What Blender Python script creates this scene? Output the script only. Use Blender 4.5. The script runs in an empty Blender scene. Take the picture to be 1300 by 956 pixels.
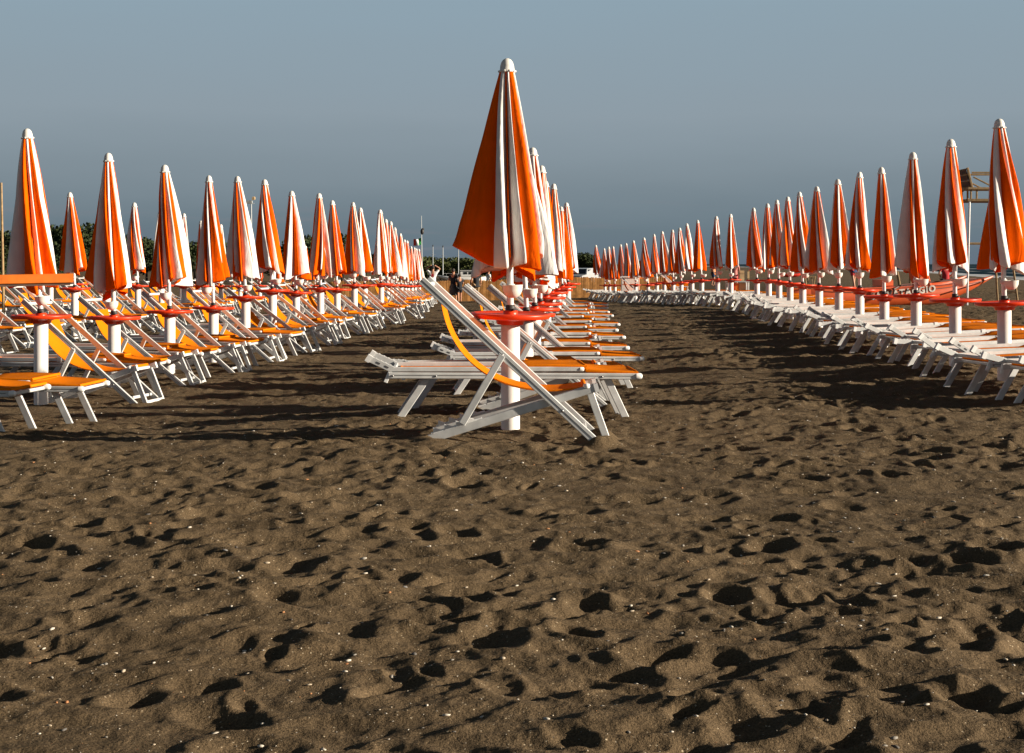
import bpy, math, random
import numpy as np
from mathutils import Vector, Matrix, Quaternion

random.seed(11)
rng = np.random.default_rng(5)
scene = bpy.context.scene
col = scene.collection
R = math.radians
EYE, FPX, CX, HY = 1.2, 1800.0, 650.0, 335.0

def at(x, y, Y):
    """ a point of the place seen at photo position x, y, at Y metres from the camera """
    return Vector(((x - CX) / FPX * Y, Y, EYE - (y - HY) / FPX * Y))

# ------------------------------------------------------------------ materials
def new_mat(name):
    m = bpy.data.materials.new(name)
    m.use_nodes = True
    nt = m.node_tree
    b = nt.nodes['Principled BSDF']
    return m, nt, b

def simple(name, colr, rough=0.5, metal=0.0, var=0.12, scale=6.0, spec=0.5, bump=0.0, bscale=60.0):
    m, nt, b = new_mat(name)
    tc = nt.nodes.new('ShaderNodeTexCoord')
    oi = nt.nodes.new('ShaderNodeObjectInfo')
    no = nt.nodes.new('ShaderNodeTexNoise'); no.inputs['Scale'].default_value = scale
    no.inputs['Detail'].default_value = 6
    nt.links.new(tc.outputs['Object'], no.inputs['Vector'])
    hsv = nt.nodes.new('ShaderNodeHueSaturation'); hsv.inputs['Color'].default_value = (*colr, 1)
    mr = nt.nodes.new('ShaderNodeMapRange')
    mr.inputs['From Min'].default_value = 0.3; mr.inputs['From Max'].default_value = 0.7
    mr.inputs['To Min'].default_value = 1 - var; mr.inputs['To Max'].default_value = 1 + var * 0.5
    nt.links.new(no.outputs['Fac'], mr.inputs['Value'])
    mu = nt.nodes.new('ShaderNodeMath'); mu.operation = 'MULTIPLY_ADD'
    mu.inputs[1].default_value = var * 0.6; 
    nt.links.new(oi.outputs['Random'], mu.inputs[0]); nt.links.new(mr.outputs['Result'], mu.inputs[2])
    sb = nt.nodes.new('ShaderNodeMath'); sb.operation = 'SUBTRACT'; sb.inputs[1].default_value = var * 0.3
    nt.links.new(mu.outputs[0], sb.inputs[0])
    nt.links.new(sb.outputs[0], hsv.inputs['Value'])
    nt.links.new(hsv.outputs['Color'], b.inputs['Base Color'])
    b.inputs['Roughness'].default_value = rough
    b.inputs['Metallic'].default_value = metal
    b.inputs['Specular IOR Level'].default_value = spec
    if bump:
        n2 = nt.nodes.new('ShaderNodeTexNoise'); n2.inputs['Scale'].default_value = bscale
        nt.links.new(tc.outputs['Object'], n2.inputs['Vector'])
        bp = nt.nodes.new('ShaderNodeBump'); bp.inputs['Strength'].default_value = bump; bp.inputs['Distance'].default_value = 0.01
        nt.links.new(n2.outputs['Fac'], bp.inputs['Height']); nt.links.new(bp.outputs['Normal'], b.inputs['Normal'])
    return m

def fabric(name, colr, trans, tfac=0.22, wscale=9.0, bump=0.35):
    m, nt, b = new_mat(name)
    out = nt.nodes['Material Output']
    tc = nt.nodes.new('ShaderNodeTexCoord')
    oi = nt.nodes.new('ShaderNodeObjectInfo')
    no = nt.nodes.new('ShaderNodeTexNoise'); no.inputs['Scale'].default_value = 5; no.inputs['Detail'].default_value = 8
    nt.links.new(tc.outputs['Object'], no.inputs['Vector'])
    hsv = nt.nodes.new('ShaderNodeHueSaturation'); hsv.inputs['Color'].default_value = (*colr, 1)
    mr = nt.nodes.new('ShaderNodeMapRange'); mr.inputs['From Min'].default_value = 0.3; mr.inputs['From Max'].default_value = 0.7
    mr.inputs['To Min'].default_value = 0.86; mr.inputs['To Max'].default_value = 1.06
    nt.links.new(no.outputs['Fac'], mr.inputs['Value'])
    ad = nt.nodes.new('ShaderNodeMath'); ad.operation = 'MULTIPLY_ADD'; ad.inputs[1].default_value = 0.12
    nt.links.new(oi.outputs['Random'], ad.inputs[0]); nt.links.new(mr.outputs['Result'], ad.inputs[2])
    sb = nt.nodes.new('ShaderNodeMath'); sb.operation = 'SUBTRACT'; sb.inputs[1].default_value = 0.07
    nt.links.new(ad.outputs[0], sb.inputs[0]); nt.links.new(sb.outputs[0], hsv.inputs['Value'])
    nt.links.new(hsv.outputs['Color'], b.inputs['Base Color'])
    b.inputs['Roughness'].default_value = 0.9
    b.inputs['Specular IOR Level'].default_value = 0.05
    n2 = nt.nodes.new('ShaderNodeTexNoise'); n2.inputs['Scale'].default_value = wscale; n2.inputs['Detail'].default_value = 4
    n2.inputs['Distortion'].default_value = 0.8
    mp = nt.nodes.new('ShaderNodeMapping'); mp.inputs['Scale'].default_value = (1.6, 1.6, 0.5)
    nt.links.new(tc.outputs['Object'], mp.inputs['Vector']); nt.links.new(mp.outputs['Vector'], n2.inputs['Vector'])
    bp = nt.nodes.new('ShaderNodeBump'); bp.inputs['Strength'].default_value = bump; bp.inputs['Distance'].default_value = 0.02
    nt.links.new(n2.outputs['Fac'], bp.inputs['Height']); nt.links.new(bp.outputs['Normal'], b.inputs['Normal'])
    tr = nt.nodes.new('ShaderNodeBsdfTranslucent'); tr.inputs['Color'].default_value = (*trans, 1)
    mx = nt.nodes.new('ShaderNodeMixShader'); mx.inputs['Fac'].default_value = tfac
    nt.links.new(b.outputs['BSDF'], mx.inputs[1]); nt.links.new(tr.outputs['BSDF'], mx.inputs[2])
    nt.links.new(mx.outputs['Shader'], out.inputs['Surface'])
    return m

M = {}
M['orange'] = fabric('orange_canvas', (0.93, 0.118, 0.0008), (0.80, 0.012, 0.0), 0.09, 9.0, 0.6)
M['white_canvas'] = fabric('white_canvas', (0.84, 0.82, 0.79), (0.55, 0.47, 0.50), 0.11, 9.0, 0.6)
M['sling'] = fabric('sling_fabric', (0.84, 0.215, 0.004), (0.8, 0.15, 0.003), 0.15, 30, 0.1)
M['aluminium'] = simple('white_painted_metal', (0.60, 0.605, 0.595), 0.42, 0, 0.2, 9)
M['dark_groove'] = simple('dark_groove', (0.08, 0.08, 0.085), 0.7)
M['tube'] = simple('white_plastic_tube', (0.80, 0.77, 0.73), 0.5, 0, 0.1, 5)
M['cap'] = simple('cream_plastic', (0.74, 0.71, 0.65), 0.55, 0, 0.12, 20)
M['disc'] = simple('red_plastic', (0.74, 0.045, 0.006), 0.38, 0, 0.12, 8, 0.4)
M['pole'] = simple('painted_steel', (0.72, 0.71, 0.70), 0.3, 0.25, 0.12, 12)
M['black'] = simple('black_rubber', (0.025, 0.023, 0.022), 0.6)
M['knob'] = simple('white_knob', (0.82, 0.82, 0.80), 0.4)
M['bolt'] = simple('zinc_bolt', (0.25, 0.25, 0.25), 0.4, 0.8)
M['wood'] = simple('weathered_wood', (0.30, 0.20, 0.10), 0.8, 0, 0.35, 14, 0.3, 0.3)
M['dark_wood'] = simple('dark_wood', (0.09, 0.05, 0.035), 0.8, 0, 0.3, 14)
M['orange_paint'] = simple('orange_paint', (0.70, 0.17, 0.015), 0.45, 0, 0.2, 10)
M['boat'] = simple('orange_boat_paint', (0.60, 0.095, 0.022), 0.42, 0, 0.16, 3)
M['boat_dark'] = simple('dark_trim', (0.10, 0.025, 0.015), 0.6)
M['letter'] = simple('white_lettering', (0.52, 0.47, 0.42), 0.7, 0, 0.5, 9)
M['reed'] = simple('reed_screen', (0.36, 0.175, 0.055), 0.85, 0, 0.4, 5, 0.2, 0.6, 40)
M['beige'] = simple('beige_board', (0.60, 0.42, 0.22), 0.7, 0, 0.2, 6)
M['red'] = simple('red_panel', (0.75, 0.035, 0.012), 0.5)
M['grey'] = simple('grey_laminate', (0.42, 0.45, 0.46), 0.5)
M['gel'] = simple('white_gelcoat', (0.78, 0.77, 0.74), 0.3, 0, 0.06, 2)
M['glass'] = simple('dark_window', (0.02, 0.025, 0.03), 0.08, 0, 0.05)
M['silver'] = simple('silver_paint', (0.55, 0.57, 0.58), 0.28, 0.4, 0.06, 2)
M['bluecar'] = simple('dark_blue_paint', (0.03, 0.07, 0.10), 0.25, 0.2, 0.06, 2)
M['skin'] = simple('skin', (0.46, 0.22, 0.13), 0.6, 0, 0.1)
M['hair'] = simple('dark_hair', (0.03, 0.02, 0.015), 0.7)
M['c_white'] = simple('white_cotton', (0.78, 0.77, 0.76), 0.9)
M['c_black'] = simple('black_cotton', (0.015, 0.017, 0.022), 0.9)
M['c_grey'] = simple('grey_cotton', (0.09, 0.085, 0.08), 0.9)
M['c_khaki'] = simple('khaki_cotton', (0.28, 0.18, 0.09), 0.9)
M['c_pink'] = simple('pink_cotton', (0.55, 0.19, 0.17), 0.9)
M['c_red'] = simple('red_cotton', (0.42, 0.02, 0.025), 0.9)
M['c_blue'] = simple('blue_cotton', (0.03, 0.06, 0.14), 0.9)
M['green'] = simple('green_cloth', (0.02, 0.30, 0.06), 0.8)
M['bark'] = simple('bark', (0.09, 0.065, 0.045), 0.9, 0, 0.3, 8)

def leafmat(name, a, bcol):
    m, nt, b = new_mat(name)
    g = nt.nodes.new('ShaderNodeNewGeometry')
    cr = nt.nodes.new('ShaderNodeValToRGB')
    cr.color_ramp.elements[0].color = (*a, 1); cr.color_ramp.elements[1].color = (*bcol, 1)
    nt.links.new(g.outputs['Random Per Island'], cr.inputs['Fac'])
    nt.links.new(cr.outputs['Color'], b.inputs['Base Color'])
    b.inputs['Roughness'].default_value = 0.75
    b.inputs['Specular IOR Level'].default_value = 0.15
    return m
M['leaf_dark'] = leafmat('dark_foliage', (0.018, 0.028, 0.012), (0.05, 0.065, 0.022))
M['leaf_olive'] = leafmat('olive_foliage', (0.03, 0.042, 0.014), (0.085, 0.095, 0.03))

def pebblemat():
    m, nt, b = new_mat('pebble_stone')
    g = nt.nodes.new('ShaderNodeNewGeometry')
    cr = nt.nodes.new('ShaderNodeValToRGB'); cr.color_ramp.interpolation = 'CONSTANT'
    el = cr.color_ramp.elements
    el[0].color = (0.50, 0.45, 0.37, 1); el[1].position = 0.3; el[1].color = (0.22, 0.2, 0.17, 1)
    for p, c in ((0.5, (0.40, 0.33, 0.24)), (0.68, (0.10, 0.09, 0.08)), (0.82, (0.36, 0.16, 0.06)), (0.9, (0.56, 0.51, 0.43))):
        e = el.new(p); e.color = (*c, 1)
    nt.links.new(g.outputs['Random Per Island'], cr.inputs['Fac'])
    nt.links.new(cr.outputs['Color'], b.inputs['Base Color'])
    b.inputs['Roughness'].default_value = 0.7
    return m
M['pebble'] = pebblemat()
M['stone_pale'] = simple('pale_stone', (0.50, 0.46, 0.39), 0.7, 0, 0.25, 25, 0.4, 0.3, 60)
M['stone_grey'] = simple('grey_stone', (0.24, 0.23, 0.22), 0.7, 0, 0.25, 25, 0.4, 0.3, 60)
M['stone_rust'] = simple('rusty_stone', (0.36, 0.15, 0.06), 0.8, 0, 0.25, 25, 0.3, 0.3, 60)

def sandmat():
    m, nt, b = new_mat('dark_volcanic_sand')
    L = nt.links.new
    g = nt.nodes.new('ShaderNodeNewGeometry')
    def noise(scale, detail=5, rough=0.6):
        n = nt.nodes.new('ShaderNodeTexNoise'); n.inputs['Scale'].default_value = scale
        n.inputs['Detail'].default_value = detail; n.inputs['Roughness'].default_value = rough
        L(g.outputs['Position'], n.inputs['Vector']); return n
    big, mid, fine = noise(0.5, 4), noise(7, 6), noise(170, 3, 0.75)
    cr = nt.nodes.new('ShaderNodeValToRGB')
    e = cr.color_ramp.elements
    e[0].position = 0.3; e[0].color = (0.080, 0.0555, 0.0305, 1)
    e[1].position = 0.72; e[1].color = (0.135, 0.095, 0.0545, 1)
    ad = nt.nodes.new('ShaderNodeMath'); ad.operation = 'MULTIPLY_ADD'; ad.inputs[1].default_value = 0.5
    L(mid.outputs['Fac'], ad.inputs[0])
    hf = nt.nodes.new('ShaderNodeMath'); hf.operation = 'MULTIPLY'; hf.inputs[1].default_value = 0.5
    L(big.outputs['Fac'], hf.inputs[0]); L(hf.outputs[0], ad.inputs[2])
    L(ad.outputs[0], cr.inputs['Fac'])
    # grains: darker and brighter specks
    mr = nt.nodes.new('ShaderNodeMapRange'); mr.inputs['From Min'].default_value = 0.25; mr.inputs['From Max'].default_value = 0.75
    mr.inputs['To Min'].default_value = 0.2; mr.inputs['To Max'].default_value = 1.8
    L(fine.outputs['Fac'], mr.inputs['Value'])
    mul = nt.nodes.new('ShaderNodeVectorMath'); mul.operation = 'SCALE'
    L(cr.outputs['Color'], mul.inputs[0]); L(mr.outputs['Result'], mul.inputs['Scale'])
    vo = nt.nodes.new('ShaderNodeTexVoronoi'); vo.inputs['Scale'].default_value = 130
    L(g.outputs['Position'], vo.inputs['Vector'])
    sx = nt.nodes.new('ShaderNodeSeparateXYZ'); L(vo.outputs['Color'], sx.inputs[0])
    gt = nt.nodes.new('ShaderNodeMath'); gt.operation = 'GREATER_THAN'; gt.inputs[1].default_value = 0.972
    L(sx.outputs['X'], gt.inputs[0])
    lt = nt.nodes.new('ShaderNodeMath'); lt.operation = 'LESS_THAN'; lt.inputs[1].default_value = 0.36
    L(vo.outputs['Distance'], lt.inputs[0])
    mm = nt.nodes.new('ShaderNodeMath'); mm.operation = 'MULTIPLY'
    L(gt.outputs[0], mm.inputs[0]); L(lt.outputs[0], mm.inputs[1])
    mx = nt.nodes.new('ShaderNodeMix'); mx.data_type = 'RGBA'
    L(mm.outputs[0], mx.inputs['Factor']); L(mul.outputs['Vector'], mx.inputs['A'])
    mx.inputs['B'].default_value = (0.42, 0.34, 0.23, 1)
    L(mx.outputs['Result'], b.inputs['Base Color'])
    b.inputs['Roughness'].default_value = 0.95
    b.inputs['Specular IOR Level'].default_value = 0.1
    bp = nt.nodes.new('ShaderNodeBump'); bp.inputs['Strength'].default_value = 0.55; bp.inputs['Distance'].default_value = 0.006
    L(fine.outputs['Fac'], bp.inputs['Height'])
    n4 = noise(28, 5, 0.65)
    b2 = nt.nodes.new('ShaderNodeBump'); b2.inputs['Strength'].default_value = 0.7; b2.inputs['Distance'].default_value = 0.02
    L(n4.outputs['Fac'], b2.inputs['Height']); L(bp.outputs['Normal'], b2.inputs['Normal'])
    L(b2.outputs['Normal'], b.inputs['Normal'])
    return m
M['sand'] = sandmat()

def seamat():
    m, nt, b = new_mat('sea_water')
    L = nt.links.new
    at_ = nt.nodes.new('ShaderNodeAttribute'); at_.attribute_name = 'foam'
    g = nt.nodes.new('ShaderNodeNewGeometry')
    n = nt.nodes.new('ShaderNodeTexNoise'); n.inputs['Scale'].default_value = 0.35; n.inputs['Detail'].default_value = 8
    L(g.outputs['Position'], n.inputs['Vector'])
    md = nt.nodes.new('ShaderNodeMath'); md.operation = 'MULTIPLY_ADD'; md.inputs[1].default_value = 1.6; md.inputs[2].default_value = -0.8
    L(n.outputs['Fac'], md.inputs[0])
    s = nt.nodes.new('ShaderNodeMath'); s.operation = 'ADD'; s.use_clamp = True
    L(md.outputs[0], s.inputs[0]); L(at_.outputs['Fac'], s.inputs[1])
    m2 = nt.nodes.new('ShaderNodeMath'); m2.operation = 'MULTIPLY'; L(s.outputs[0], m2.inputs[0]); L(at_.outputs['Fac'], m2.inputs[1])
    mx = nt.nodes.new('ShaderNodeMix'); mx.data_type = 'RGBA'
    L(m2.outputs[0], mx.inputs['Factor'])
    mx.inputs['A'].default_value = (0.020, 0.040, 0.056, 1); mx.inputs['B'].default_value = (0.66, 0.68, 0.70, 1)
    L(mx.outputs['Result'], b.inputs['Base Color'])
    b.inputs['Roughness'].default_value = 0.7
    b.inputs['Specular IOR Level'].default_value = 0.0
    return m
M['sea'] = seamat()

# ------------------------------------------------------------------ mesh builder
class MB:
    def __init__(s):
        s.v, s.f, s.m, s.sm, s.mats = [], [], [], [], []
    def mi(s, mat):
        if mat not in s.mats: s.mats.append(mat)
        return s.mats.index(mat)
    def add(s, verts, faces, mat, smooth=False):
        o = len(s.v); k = s.mi(mat)
        s.v += [tuple(p) for p in verts]
        for f in faces:
            s.f.append([i + o for i in f]); s.m.append(k); s.sm.append(smooth)
    def bar(s, p0, p1, w, h, mat, up=(0, 0, 1), ch=0.18):
        """ chamfered rectangular bar: w across, h along up """
        p0, p1 = Vector(p0), Vector(p1)
        d = (p1 - p0).normalized(); u = Vector(up)
        if abs(d.dot(u)) > 0.98: u = Vector((1, 0, 0))
        side = d.cross(u).normalized(); u = side.cross(d).normalized()
        c = min(w, h) * ch
        a, b = w / 2, h / 2
        prof = [(-a + c, -b), (a - c, -b), (a, -b + c), (a, b - c), (a - c, b), (-a + c, b), (-a, b - c), (-a, -b + c)]
        vs = [p0 + side * x + u * y for x, y in prof] + [p1 + side * x + u * y for x, y in prof]
        fs = [[i, (i + 1) % 8, 8 + (i + 1) % 8, 8 + i] for i in range(8)]
        fs += [list(range(7, -1, -1)), list(range(8, 16))]
        s.add(vs, fs, mat)
    def box(s, c, sz, mat, rot=None, ch=0.06):
        c = Vector(c); h = sz[1]
        d = Vector((sz[0] / 2, 0, 0)); u = Vector((0, 0, 1))
        if rot is not None: d = rot @ d; u = rot @ u
        s.bar(c - d, c + d, sz[1], sz[2], mat, u, ch)
    def tube(s, p0, p1, r0, r1, mat, n=12, caps=True):
        p0, p1 = Vector(p0), Vector(p1)
        d = (p1 - p0).normalized()
        u = Vector((0, 0, 1)) if abs(d.z) < 0.9 else Vector((1, 0, 0))
        a = d.cross(u).normalized(); b = d.cross(a).normalized()
        vs = []
        for p, r in ((p0, r0), (p1, r1)):
            vs += [p + a * (r * math.cos(t)) + b * (r * math.sin(t)) for t in [2 * math.pi * i / n for i in range(n)]]
        s.add(vs, [[i, n + i, n + (i + 1) % n, (i + 1) % n] for i in range(n)], mat, True)
        if caps:
            s.add(vs[:n], [list(range(n))], mat); s.add(vs[n:], [list(range(n - 1, -1, -1))], mat)
    def lathe(s, prof, mat, n=24, origin=(0, 0, 0), smooth=True, axis=None):
        o = Vector(origin); vs = []
        for r, z in prof:
            vs += [Vector((r * math.cos(2 * math.pi * i / n), r * math.sin(2 * math.pi * i / n), z)) for i in range(n)]
        if axis is not None: vs = [axis @ v for v in vs]
        vs = [v + o for v in vs]
        fs = []
        for k in range(len(prof) - 1):
            fs += [[k * n + i, k * n + (i + 1) % n, (k + 1) * n + (i + 1) % n, (k + 1) * n + i] for i in range(n)]
        s.add(vs, fs, mat, smooth)
    def ball(s, c, r, mat, n=10, sx=1, sy=1, sz=1):
        k = n // 2
        prof = [(max(1e-4, math.sin(math.pi * i / k)) * r, -math.cos(math.pi * i / k) * r) for i in range(k + 1)]
        o = len(s.v); s.lathe(prof, mat, n)
        for i in range(o, len(s.v)):
            x, y, z = s.v[i]; s.v[i] = (x * sx + c[0], y * sy + c[1], z * sz + c[2])
    def extend(s, other, mtx=None):
        o = len(s.v)
        s.v += [tuple(mtx @ Vector(p)) if mtx else p for p in other.v]
        for f, m, sm in zip(other.f, other.m, other.sm):
            s.f.append([i + o for i in f]); s.m.append(s.mi(other.mats[m])); s.sm.append(sm)
    def mesh(s, name):
        me = bpy.data.meshes.new(name)
        me.from_pydata(s.v, [], s.f)
        for m in s.mats: me.materials.append(m)
        me.polygons.foreach_set('material_index', s.m)
        me.polygons.foreach_set('use_smooth', s.sm)
        me.update()
        return me
    def build(s, name, parent=None):
        return link(name, s.mesh(name), parent)

def link(name, me, parent=None):
    o = bpy.data.objects.new(name, me); col.objects.link(o)
    if parent is not None: o.parent = parent
    return o

def empty(name, loc=(0, 0, 0), rz=0):
    o = bpy.data.objects.new(name, None); col.objects.link(o)
    o.location = loc; o.rotation_euler = (0, 0, rz); o.empty_display_size = 0.2
    return o

def tag(o, label, cat, group=None, kind=None):
    if label: o['label'] = label
    if cat: o['category'] = cat
    if group: o['group'] = group
    if kind: o['kind'] = kind
    return o

def copy_tree(o, parent=None):
    c = o.copy(); col.objects.link(c)
    if parent is not None: c.parent = parent
    for ch in list(o.children): copy_tree(ch, c)
    return c

ONES = ['', 'first', 'second', 'third', 'fourth', 'fifth', 'sixth', 'seventh', 'eighth', 'ninth', 'tenth', 'eleventh', 'twelfth',
        'thirteenth', 'fourteenth', 'fifteenth', 'sixteenth', 'seventeenth', 'eighteenth', 'nineteenth']
def nth(k):
    if k < 20: return ONES[k]
    t = {2: 'twent', 3: 'thirt', 4: 'fort', 5: 'fift'}[k // 10]
    return t + 'ieth' if k % 10 == 0 else t + 'y-' + ONES[k % 10]

# ------------------------------------------------------------------ terrain
def S(a, b, x):
    t = np.clip((x - a) / (b - a), 0, 1); return t * t * (3 - 2 * t)
SH_Y = [-3000, 0, 100, 189, 220, 417, 528, 2000, 8000]
SH_X = [64, 64, 64, 68, 75, 116, 127, 220, 500]
SEA_Z = -1.0
def base_ground(X, Y):
    X = np.asarray(X, float); Y = np.asarray(Y, float)
    lat = np.interp(X, [-9, -5, -0.6, 0.8, 2.6, 6, 14, 20], [-0.19, -0.19, -0.12, -0.10, -0.02, 0.02, 0.09, 0.09])
    a0 = np.interp(X, [-3, -1], [9.0, 10.4])
    t0 = np.clip((Y - a0) / 3.2, 0, 1)
    g = lat * t0 * t0 * (3 - 2 * t0)
    g = g - 0.50 * S(36, 66, Y) * (1 - S(9, 16, X))
    g = g - 0.15 * S(75, 160, Y) * (1 - S(9, 16, X))
    xs = np.interp(Y, SH_Y, SH_X)
    t = np.clip((X - 18) / (xs - 18), 0, None)
    g = np.where(X > 18, np.where(t < 1, g + (SEA_Z + 0.02 - g) * t ** 1.25, SEA_Z + 0.02 - 0.03 * (X - xs)), g)
    return np.maximum(g, -4)
def ground(x, y): return float(base_ground(x, y))

P_ = rng.permutation(256); P_ = np.concatenate([P_, P_])
GR = np.stack([np.cos(np.arange(256) * 2 * np.pi / 256), np.sin(np.arange(256) * 2 * np.pi / 256)], 1)
GR = GR[rng.permutation(256)]
def perlin(x, y):
    xi = np.floor(x).astype(int); yi = np.floor(y).astype(int)
    xf = x - xi; yf = y - yi
    def gd(ix, iy, fx, fy):
        h = P_[(P_[ix & 255] + iy) & 255]
        return GR[h, 0] * fx + GR[h, 1] * fy
    u = xf * xf * xf * (xf * (xf * 6 - 15) + 10); v = yf * yf * yf * (yf * (yf * 6 - 15) + 10)
    a = gd(xi, yi, xf, yf); b = gd(xi + 1, yi, xf - 1, yf)
    c = gd(xi, yi + 1, xf, yf - 1); d = gd(xi + 1, yi + 1, xf - 1, yf - 1)
    return (a + (b - a) * u) + ((c + (d - c) * u) - (a + (b - a) * u)) * v

def build_sand():
    ys = np.concatenate([np.linspace(-80, 1.9, 14), 2.0 * (90 / 2.0) ** (np.arange(1300) / 1299.0),
                         90 * (8000 / 90.0) ** (np.arange(1, 61) / 60.0)])
    nc = 1000; ne = 12
    s = np.linspace(-1, 1, nc)
    hw = 0.46 * np.maximum(ys, 2.0) + 2.2
    Xc = hw[:, None] * s[None, :]
    ext = (1 + np.arange(1, ne + 1) / ne * 0.0)[None, :] * 0
    ee = np.geomspace(1.0, 5000, ne)
    Xr = hw[:, None] + ee[None, :]
    X = np.concatenate([-Xr[:, ::-1], Xc, Xr], 1)
    Y = np.repeat(ys[:, None], X.shape[1], 1)
    Z = base_ground(X, Y)
    mask = (ys > 1.95) & (ys < 89.9)
    i0, i1 = np.where(mask)[0][[0, -1]]
    xs, yy = Xc[i0:i1 + 1], np.repeat(ys[i0:i1 + 1][:, None], nc, 1)
    h = np.zeros_like(xs)
    ang = R(18); ca, sa = math.cos(ang), math.sin(ang)
    u, v = xs * ca + yy * sa, -xs * sa + yy * ca
    wx = xs + 0.12 * perlin(xs * 1.7 + 31, yy * 1.7); wy = yy + 0.12 * perlin(xs * 1.7, yy * 1.7 + 77)
    clod = np.clip(perlin(xs * 0.9 + 70, yy * 0.9 + 3) * 1.6 + 0.6, 0.2, 1.25)
    calm = np.clip(perlin(xs * 0.35 + 12, yy * 0.35 + 31) * 1.3 + 0.75 + 0.12 * (xs / np.maximum(yy, 2) * 2), 0.45, 1.15)
    h += 0.032 * perlin(xs * 0.55 + 3, yy * 0.55 + 9)
    n1 = perlin(wx * 1.9 + 11.3, wy * 2.4 + 5.7)
    h += 0.018 * n1
    rid = 1 - 2 * np.abs(perlin(u * 1.9 + 50, v * 4.6 + 20))
    h += 0.017 * rid * calm
    h += 0.025 * calm * perlin(wx * 4.4 + 7, wy * 6.2 + 2)
    rid2 = 1 - 2 * np.abs(perlin(wx * 6.5 + 13, wy * 8.5 + 44))
    h += 0.015 * calm * rid2
    h += 0.0095 * clod * perlin(wx * 12 + 1, wy * 14 + 8)
    h += 0.0036 * clod * perlin(xs * 26 + 1, yy * 27 + 8) + 0.0022 * perlin(xs * 55 + 1, yy * 55 + 8)
    yrow = ys[i0:i1 + 1]; hwr = hw[i0:i1 + 1]
    # footprints and scuffed hollows
    n = 3000
    Yp = np.sqrt(rng.uniform(2.2 ** 2, 46 ** 2, n)); 
    Yp = np.where(rng.random(n) < 0.35, rng.uniform(2.3, 13, n), Yp)
    Xp = rng.uniform(-1, 1, n) * (0.46 * Yp + 2.0)
    for cx, cy in zip(Xp, Yp):
        if cx < -0.12 * cy - 0.2 and cy < 9 and rng.random() < 0.45: continue
        a = rng.uniform(0.04, 0.115); b = a * rng.uniform(0.45, 0.9); d = rng.uniform(0.010, 0.026) * (a / 0.10)
        th = rng.uniform(0, math.pi); rad = a * 3.0
        j0 = np.searchsorted(yrow, cy - rad); j1 = np.searchsorted(yrow, cy + rad)
        if j1 - j0 < 2: continue
        hm = hwr[j0:j1]
        k0 = int(np.clip(((cx - rad) / hm.min() if cx - rad < 0 else (cx - rad) / hm.max()) * 0.5 * (nc - 1) + 0.5 * (nc - 1), 0, nc - 1))
        k1 = int(np.clip(((cx + rad) / hm.max() if cx + rad < 0 else (cx + rad) / hm.min()) * 0.5 * (nc - 1) + 0.5 * (nc - 1), 0, nc - 1)) + 1
        if k1 - k0 < 2: continue
        dx = xs[j0:j1, k0:k1] - cx; dy = yy[j0:j1, k0:k1] - cy
        c_, s_ = math.cos(th), math.sin(th)
        p = (dx * c_ + dy * s_) / a; q = (-dx * s_ + dy * c_) / b
        rr = np.sqrt(p * p + q * q) + 0.25 * n1[j0:j1, k0:k1]
        h[j0:j1, k0:k1] += -d * np.exp(-np.clip(rr, 0, 9) ** 2.6) + 0.42 * d * np.exp(-((rr - 1.45) / 0.4) ** 2)
    def window(cx, cy, rad):
        j0 = np.searchsorted(yrow, cy - rad); j1 = np.searchsorted(yrow, cy + rad)
        if j1 - j0 < 1: return None
        hm = hwr[j0:j1]
        k0 = int(np.clip(((cx - rad) / (hm.min() if cx - rad < 0 else hm.max())) * 0.5 * (nc - 1) + 0.5 * (nc - 1), 0, nc - 1))
        k1 = int(np.clip(((cx + rad) / (hm.max() if cx + rad < 0 else hm.min())) * 0.5 * (nc - 1) + 0.5 * (nc - 1), 0, nc - 1)) + 1
        return (j0, j1, k0, k1) if k1 - k0 > 1 else None
    for cx, cy, rad, amt in MOUNDS:
        wdw = window(cx, cy, rad * 3)
        if wdw is None: continue
        j0, j1, k0, k1 = wdw
        q = np.hypot(xs[j0:j1, k0:k1] - cx, yy[j0:j1, k0:k1] - cy) / rad + 0.5 * n1[j0:j1, k0:k1]
        hh = h[j0:j1, k0:k1]; wt = np.exp(-np.clip(q, 0, 9) ** 2)
        h[j0:j1, k0:k1] = hh * (1 - 0.6 * wt) + amt * wt
    fade = (1 - S(60, 88, yy)) * (S(2.0, 2.4, yy)) * (1 - S(0.93, 1.0, np.abs(s))[None, :])
    h *= 1.1 + 0.25 * S(-2.5, 1.5, xs)
    h *= fade
    # calmer sand packed along the rows
    Z[i0:i1 + 1, ne:ne + nc] += h
    global SAND_H
    SAND_H = (yrow, hwr, nc, h)
    nr, ncol = X.shape
    co = np.stack([X, Y, Z], 2).reshape(-1, 3).astype(np.float32)
    idx = np.arange(nr * ncol).reshape(nr, ncol)
    q = np.stack([idx[:-1, :-1], idx[:-1, 1:], idx[1:, 1:], idx[1:, :-1]], 2).reshape(-1, 4).astype(np.int32)
    me = bpy.data.meshes.new('sand')
    me.vertices.add(len(co)); me.vertices.foreach_set('co', co.ravel())
    me.loops.add(q.size); me.loops.foreach_set('vertex_index', q.ravel())
    me.polygons.add(len(q)); me.polygons.foreach_set('loop_start', np.arange(0, q.size, 4, dtype=np.int32))
    me.polygons.foreach_set('loop_total', np.full(len(q), 4, np.int32))
    me.polygons.foreach_set('use_smooth', np.ones(len(q), bool))
    me.materials.append(M['sand'])
    me.update(calc_edges=True)
    o = link('beach_sand', me)
    tag(o, 'dark brown volcanic beach sand full of scuffed footprints', 'sand', kind='structure')

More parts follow.
